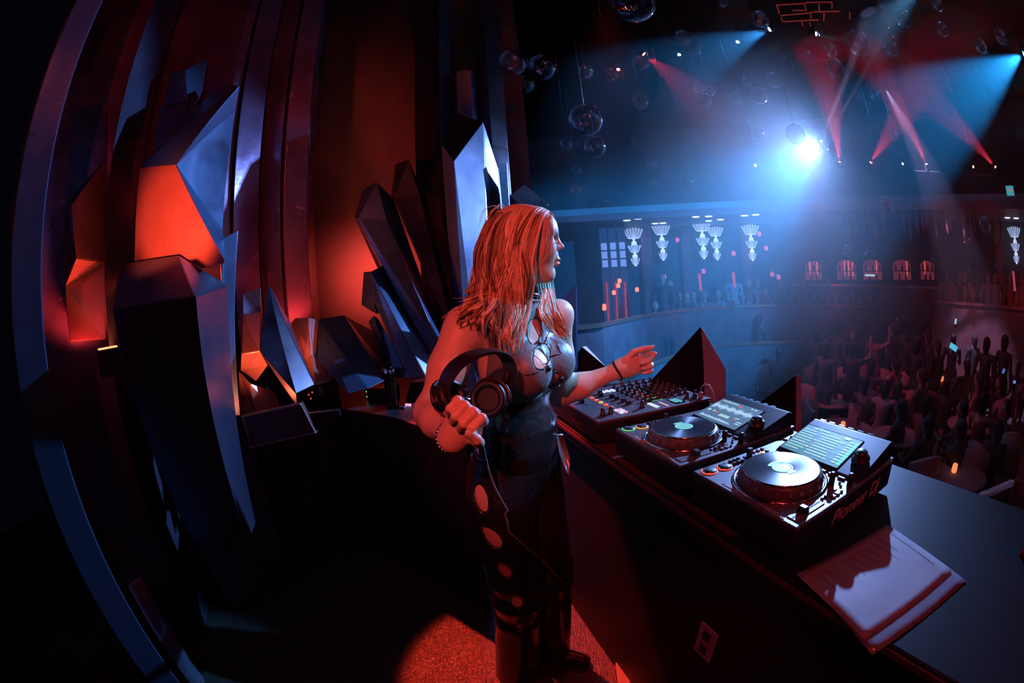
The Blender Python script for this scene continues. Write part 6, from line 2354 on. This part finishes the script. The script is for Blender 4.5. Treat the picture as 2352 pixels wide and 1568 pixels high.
for px, py, s, lb in ((1905, 918, 1.1, 'round table left of the seated couple'), (1935, 985, 1.2, 'low round table just behind the near player screen'), (2010, 800, 1.1, 'round table among pale chairs in mid hall'), (2165, 860, 1.2, 'round table under the glowing tablet'),
                      (2230, 975, 1.1, 'round table at the right of the crowd'), (2060, 1000, 1.0, 'round table in the near crowd'), (1880, 840, 1.0, 'round table in the blue shade at the left'), (2290, 820, 1.1, 'round table near the right edge'),
                      (2130, 760, 1.0, 'far round table below the bar'), (1700, 830, 1.0, 'round table in the blue haze behind the spikes'), (2190, 1085, 1.2, 'nearest round table below the red patch')):
    cafe_table(px, py, lb, s)
ch_n = 0
for px, py, f in ((1800, 745, 30), (1850, 740, 200), (2010, 745, 160), (2085, 752, 150), (1990, 805, -20), (2060, 800, 200), (1935, 850, 150), (1970, 885, 30), (2120, 880, 200), (2095, 905, 160), (1870, 900, 100), (2160, 930, 10), (2005, 905, 80),
                  (2230, 870, 200), (2290, 930, 150), (2170, 1010, 40), (2110, 1065, 160), (2260, 1040, 80), (1890, 950, 40), (2330, 860, 210), (2040, 850, 100), (1990, 960, 40), (2200, 800, 150), (2320, 1010, 120), (1760, 770, 160), (1700, 760, 200)):
    AUTO.append((club_chair(px, py, f, 'x'), 'rounded tub chair', px, py, LM_FLOOR))
LBL = {'sit': 'seated guest among the tables on the dim hall floor', 'stand': 'standing guest in the dim crowd of the hall', 'up': 'guest with a raised arm in the dim crowd', 'phone': 'guest holding both hands up in the dim crowd'}
SPEC = [(1890, 775, 'stand', 1, 140, 'guest in a pale shirt standing where blue haze meets the crowd'), (2028, 935, 'sit', 1, 120, 'seated guest in pale clothes at the middle of the near crowd'), (2140, 880, 'sit', 1, 160, 'pale-haired seated guest right of the crowd centre'),
        (1790, 858, 'sit', 0, 120, 'guest whose head shows behind the low red-edged spike'), (2060, 800, 'stand', 1, 150, 'guest in a light top bending beside pale chairs')]
for px, py, ps_, ci, f, lb in SPEC:
    guest(px, py, floor_r(px, py, 1.25 if ps_ != 'sit' else .85), ps_, ci, f, lb, group=None)
gr_ = random.Random(12)
placed = []
cnt = 0
for row_y, x0, x1, step in ((752, 1690, 2340, 40), (778, 1700, 2345, 43), (808, 1860, 2345, 46), (845, 1880, 2345, 50), (885, 1890, 2350, 56), (930, 1900, 2350, 62), (985, 2060, 2350, 66), (1045, 2110, 2350, 72)):
    x = x0 + gr_.uniform(0, 20)
    while x < x1:
        y = row_y + gr_.uniform(-10, 10)
        ps_ = gr_.choice(['sit', 'sit', 'stand', 'stand', 'stand', 'up', 'phone'])
        if row_y > 870:
            ps_ = 'sit'
        ci = gr_.choice([0, 0, 0, 1, 2, 2, 3])
        r = floor_r(x, y, .85 if ps_ == 'sit' else 1.25)
        q = pol(azel(x, y)[0], r, 0)
        if r < 10.6 and q.dot(E2) > 2.4 and all((q - p).length > .42 for p in placed):
            placed.append(q)
            guest(x, y, r, ps_, ci, gr_.uniform(60, 230), None)
        x += step * gr_.uniform(.7, 1.3)
# guests along the tiers
_tl, _tr = [], []
for a in np.arange(19, 49, 1.1):
    if gr_.random() < .8:
        r = tier_r(a) + .75
        o = obj_of('person', FIG['sit' if gr_.random() < .6 else 'stand', gr_.choice([0, 2, 3, 1])][0])
        o.location = pol(a + gr_.uniform(-.3, .3), r, -.25 if gr_.random() < .5 else -.1)
        o.rotation_euler.z = math.radians(-a + gr_.uniform(-50, 50))
        _tl.append(tag(o, 'x', 'person', 'guests on the left tier'))
for a in np.arange(60, 78, 1.1):
    o = obj_of('person', FIG['sit' if gr_.random() < .5 else 'stand', gr_.choice([0, 2, 3, 1])][0])
    o.location = pol(a + gr_.uniform(-.3, .3), 12.0, 0)
    o.rotation_euler.z = math.radians(-a + gr_.uniform(-50, 50))
    _tr.append(tag(o, 'x', 'person', 'guests on the right tier'))
from_left(_tl, 'guest from the left behind the left tier rail')
from_left(_tr, 'guest from the left behind the right tier rail')
# platforms the tier guests sit on
ring(8, 50, .12, 1.7, -.3, -.2, 40, m_tier, 'floor_tier_left', rf=tier_r, label='raised floor of the left tier')
ring(58, 84, 11.35, 12.5, -.1, 0, 24, m_tier, 'floor_tier_right', label='raised floor of the right tier')

# small glowing things in the crowd
for (px, py, r, w, h_, c, lb, tilt) in ((2190, 797, 7.6, .16, .09, (.10, .55, .75), 'bright cyan tablet held up in the crowd', .4), (2195, 738, 9.0, .05, .10, (.35, .6, .75), 'small pale phone glowing far in the crowd', .2),
                                        (2330, 877, 6.8, .05, .04, (.10, .30, .9), 'tiny blue phone at the right edge', 0), (2305, 852, 6.8, .04, .07, (.08, .18, .5), 'dim blue phone near the right edge', .5)):
    q = P(px, py, r)
    t = thing('phone', lb, 'phone', q, math.radians(-azel(px, py)[0]))
    MB().box((0, .006, 0), (w * 1.06, .008, h_ * 1.08), Matrix.Rotation(tilt, 4, 'Y')).build('case', m_fix, t)
    MB().box((0, 0, 0), (w, .004, h_), Matrix.Rotation(tilt, 4, 'Y')).build('screen', glow('phone_glow_%d' % px, c, 1.), t)
    MB().box((0, .02, -.06), (.05, .04, .10)).build('holder', m_fix, t)
for i, (px, py) in enumerate(((1423, 645), (1420, 656), (1463, 665), (1410, 672), (1388, 703), (1388, 708), (1526, 636), (1616, 623), (1685, 582), (1774, 630), (1788, 636), (1760, 570), (1556, 551), (1744, 537))):
    q = P(px, py, 10.2)
    o = MB().lathe([(.035, -.05), (.05, -.02), (.045, .04), (.01, .06), (.001, .06)], 10).build('bar_lamp', glow('bar_lamp_%d' % i, (1., .22, .12) if i < 6 else (.9, .15, .35), 1.6 if i < 6 else .7))
    o.location = q
    tag(o, 'x', 'lamp', 'tiny red lamps of the balcony')
    AUTO.append((o, 'tiny red lamp on the balcony', px, py, [('the first fan sconce', 1457, 566), ('the close sconce pair', 1630, 550), ('the haziest sconce', 1726, 556), ('the blue tiled columns', 1409, 620)]))
for i, (px, py0, py1) in enumerate(((1606, 628, 668), (1684, 625, 660), (2327, 622, 668))):
    a, b_ = P(px, py0, 10.6), P(px + 4, py1, 10.6)
    o = MB().tube([a, b_], .035, 8).build('light_tube', glow('tube_glow_%d' % i, (.75, .10, .16), .55))
    origin_to(o, b_)
    tag(o, ('upright red light tube beside the hazy sconce pair', 'dimmer red light tube right of the sconce pair', 'thin red light tube near the right edge')[i], 'light tube')

# labels that tell the repeats apart: by the nearest landmark, the side of it, and the order of nearness
_by = {}
for o, base, px, py, lms in AUTO:
    nm, lx, ly = min(lms, key=lambda q: math.hypot(q[1] - px, q[2] - py))
    dx, dy = px - lx, py - ly
    side = ('right of' if dx > 0 else 'left of') if abs(dx) > abs(dy) else ('below' if dy > 0 else 'above')
    _by.setdefault((base, side, nm), []).append((math.hypot(dx, dy), o))
for (base, side, nm), lst in _by.items():
    lst.sort(key=lambda q: q[0])
    for k, (_, o) in enumerate(lst):
        o['label'] = base + ' ' + side + ' ' + nm + ('' if len(lst) == 1 else ', nearest to it' if k == 0 else ', ' + ORD[k] + 'nearest to it')
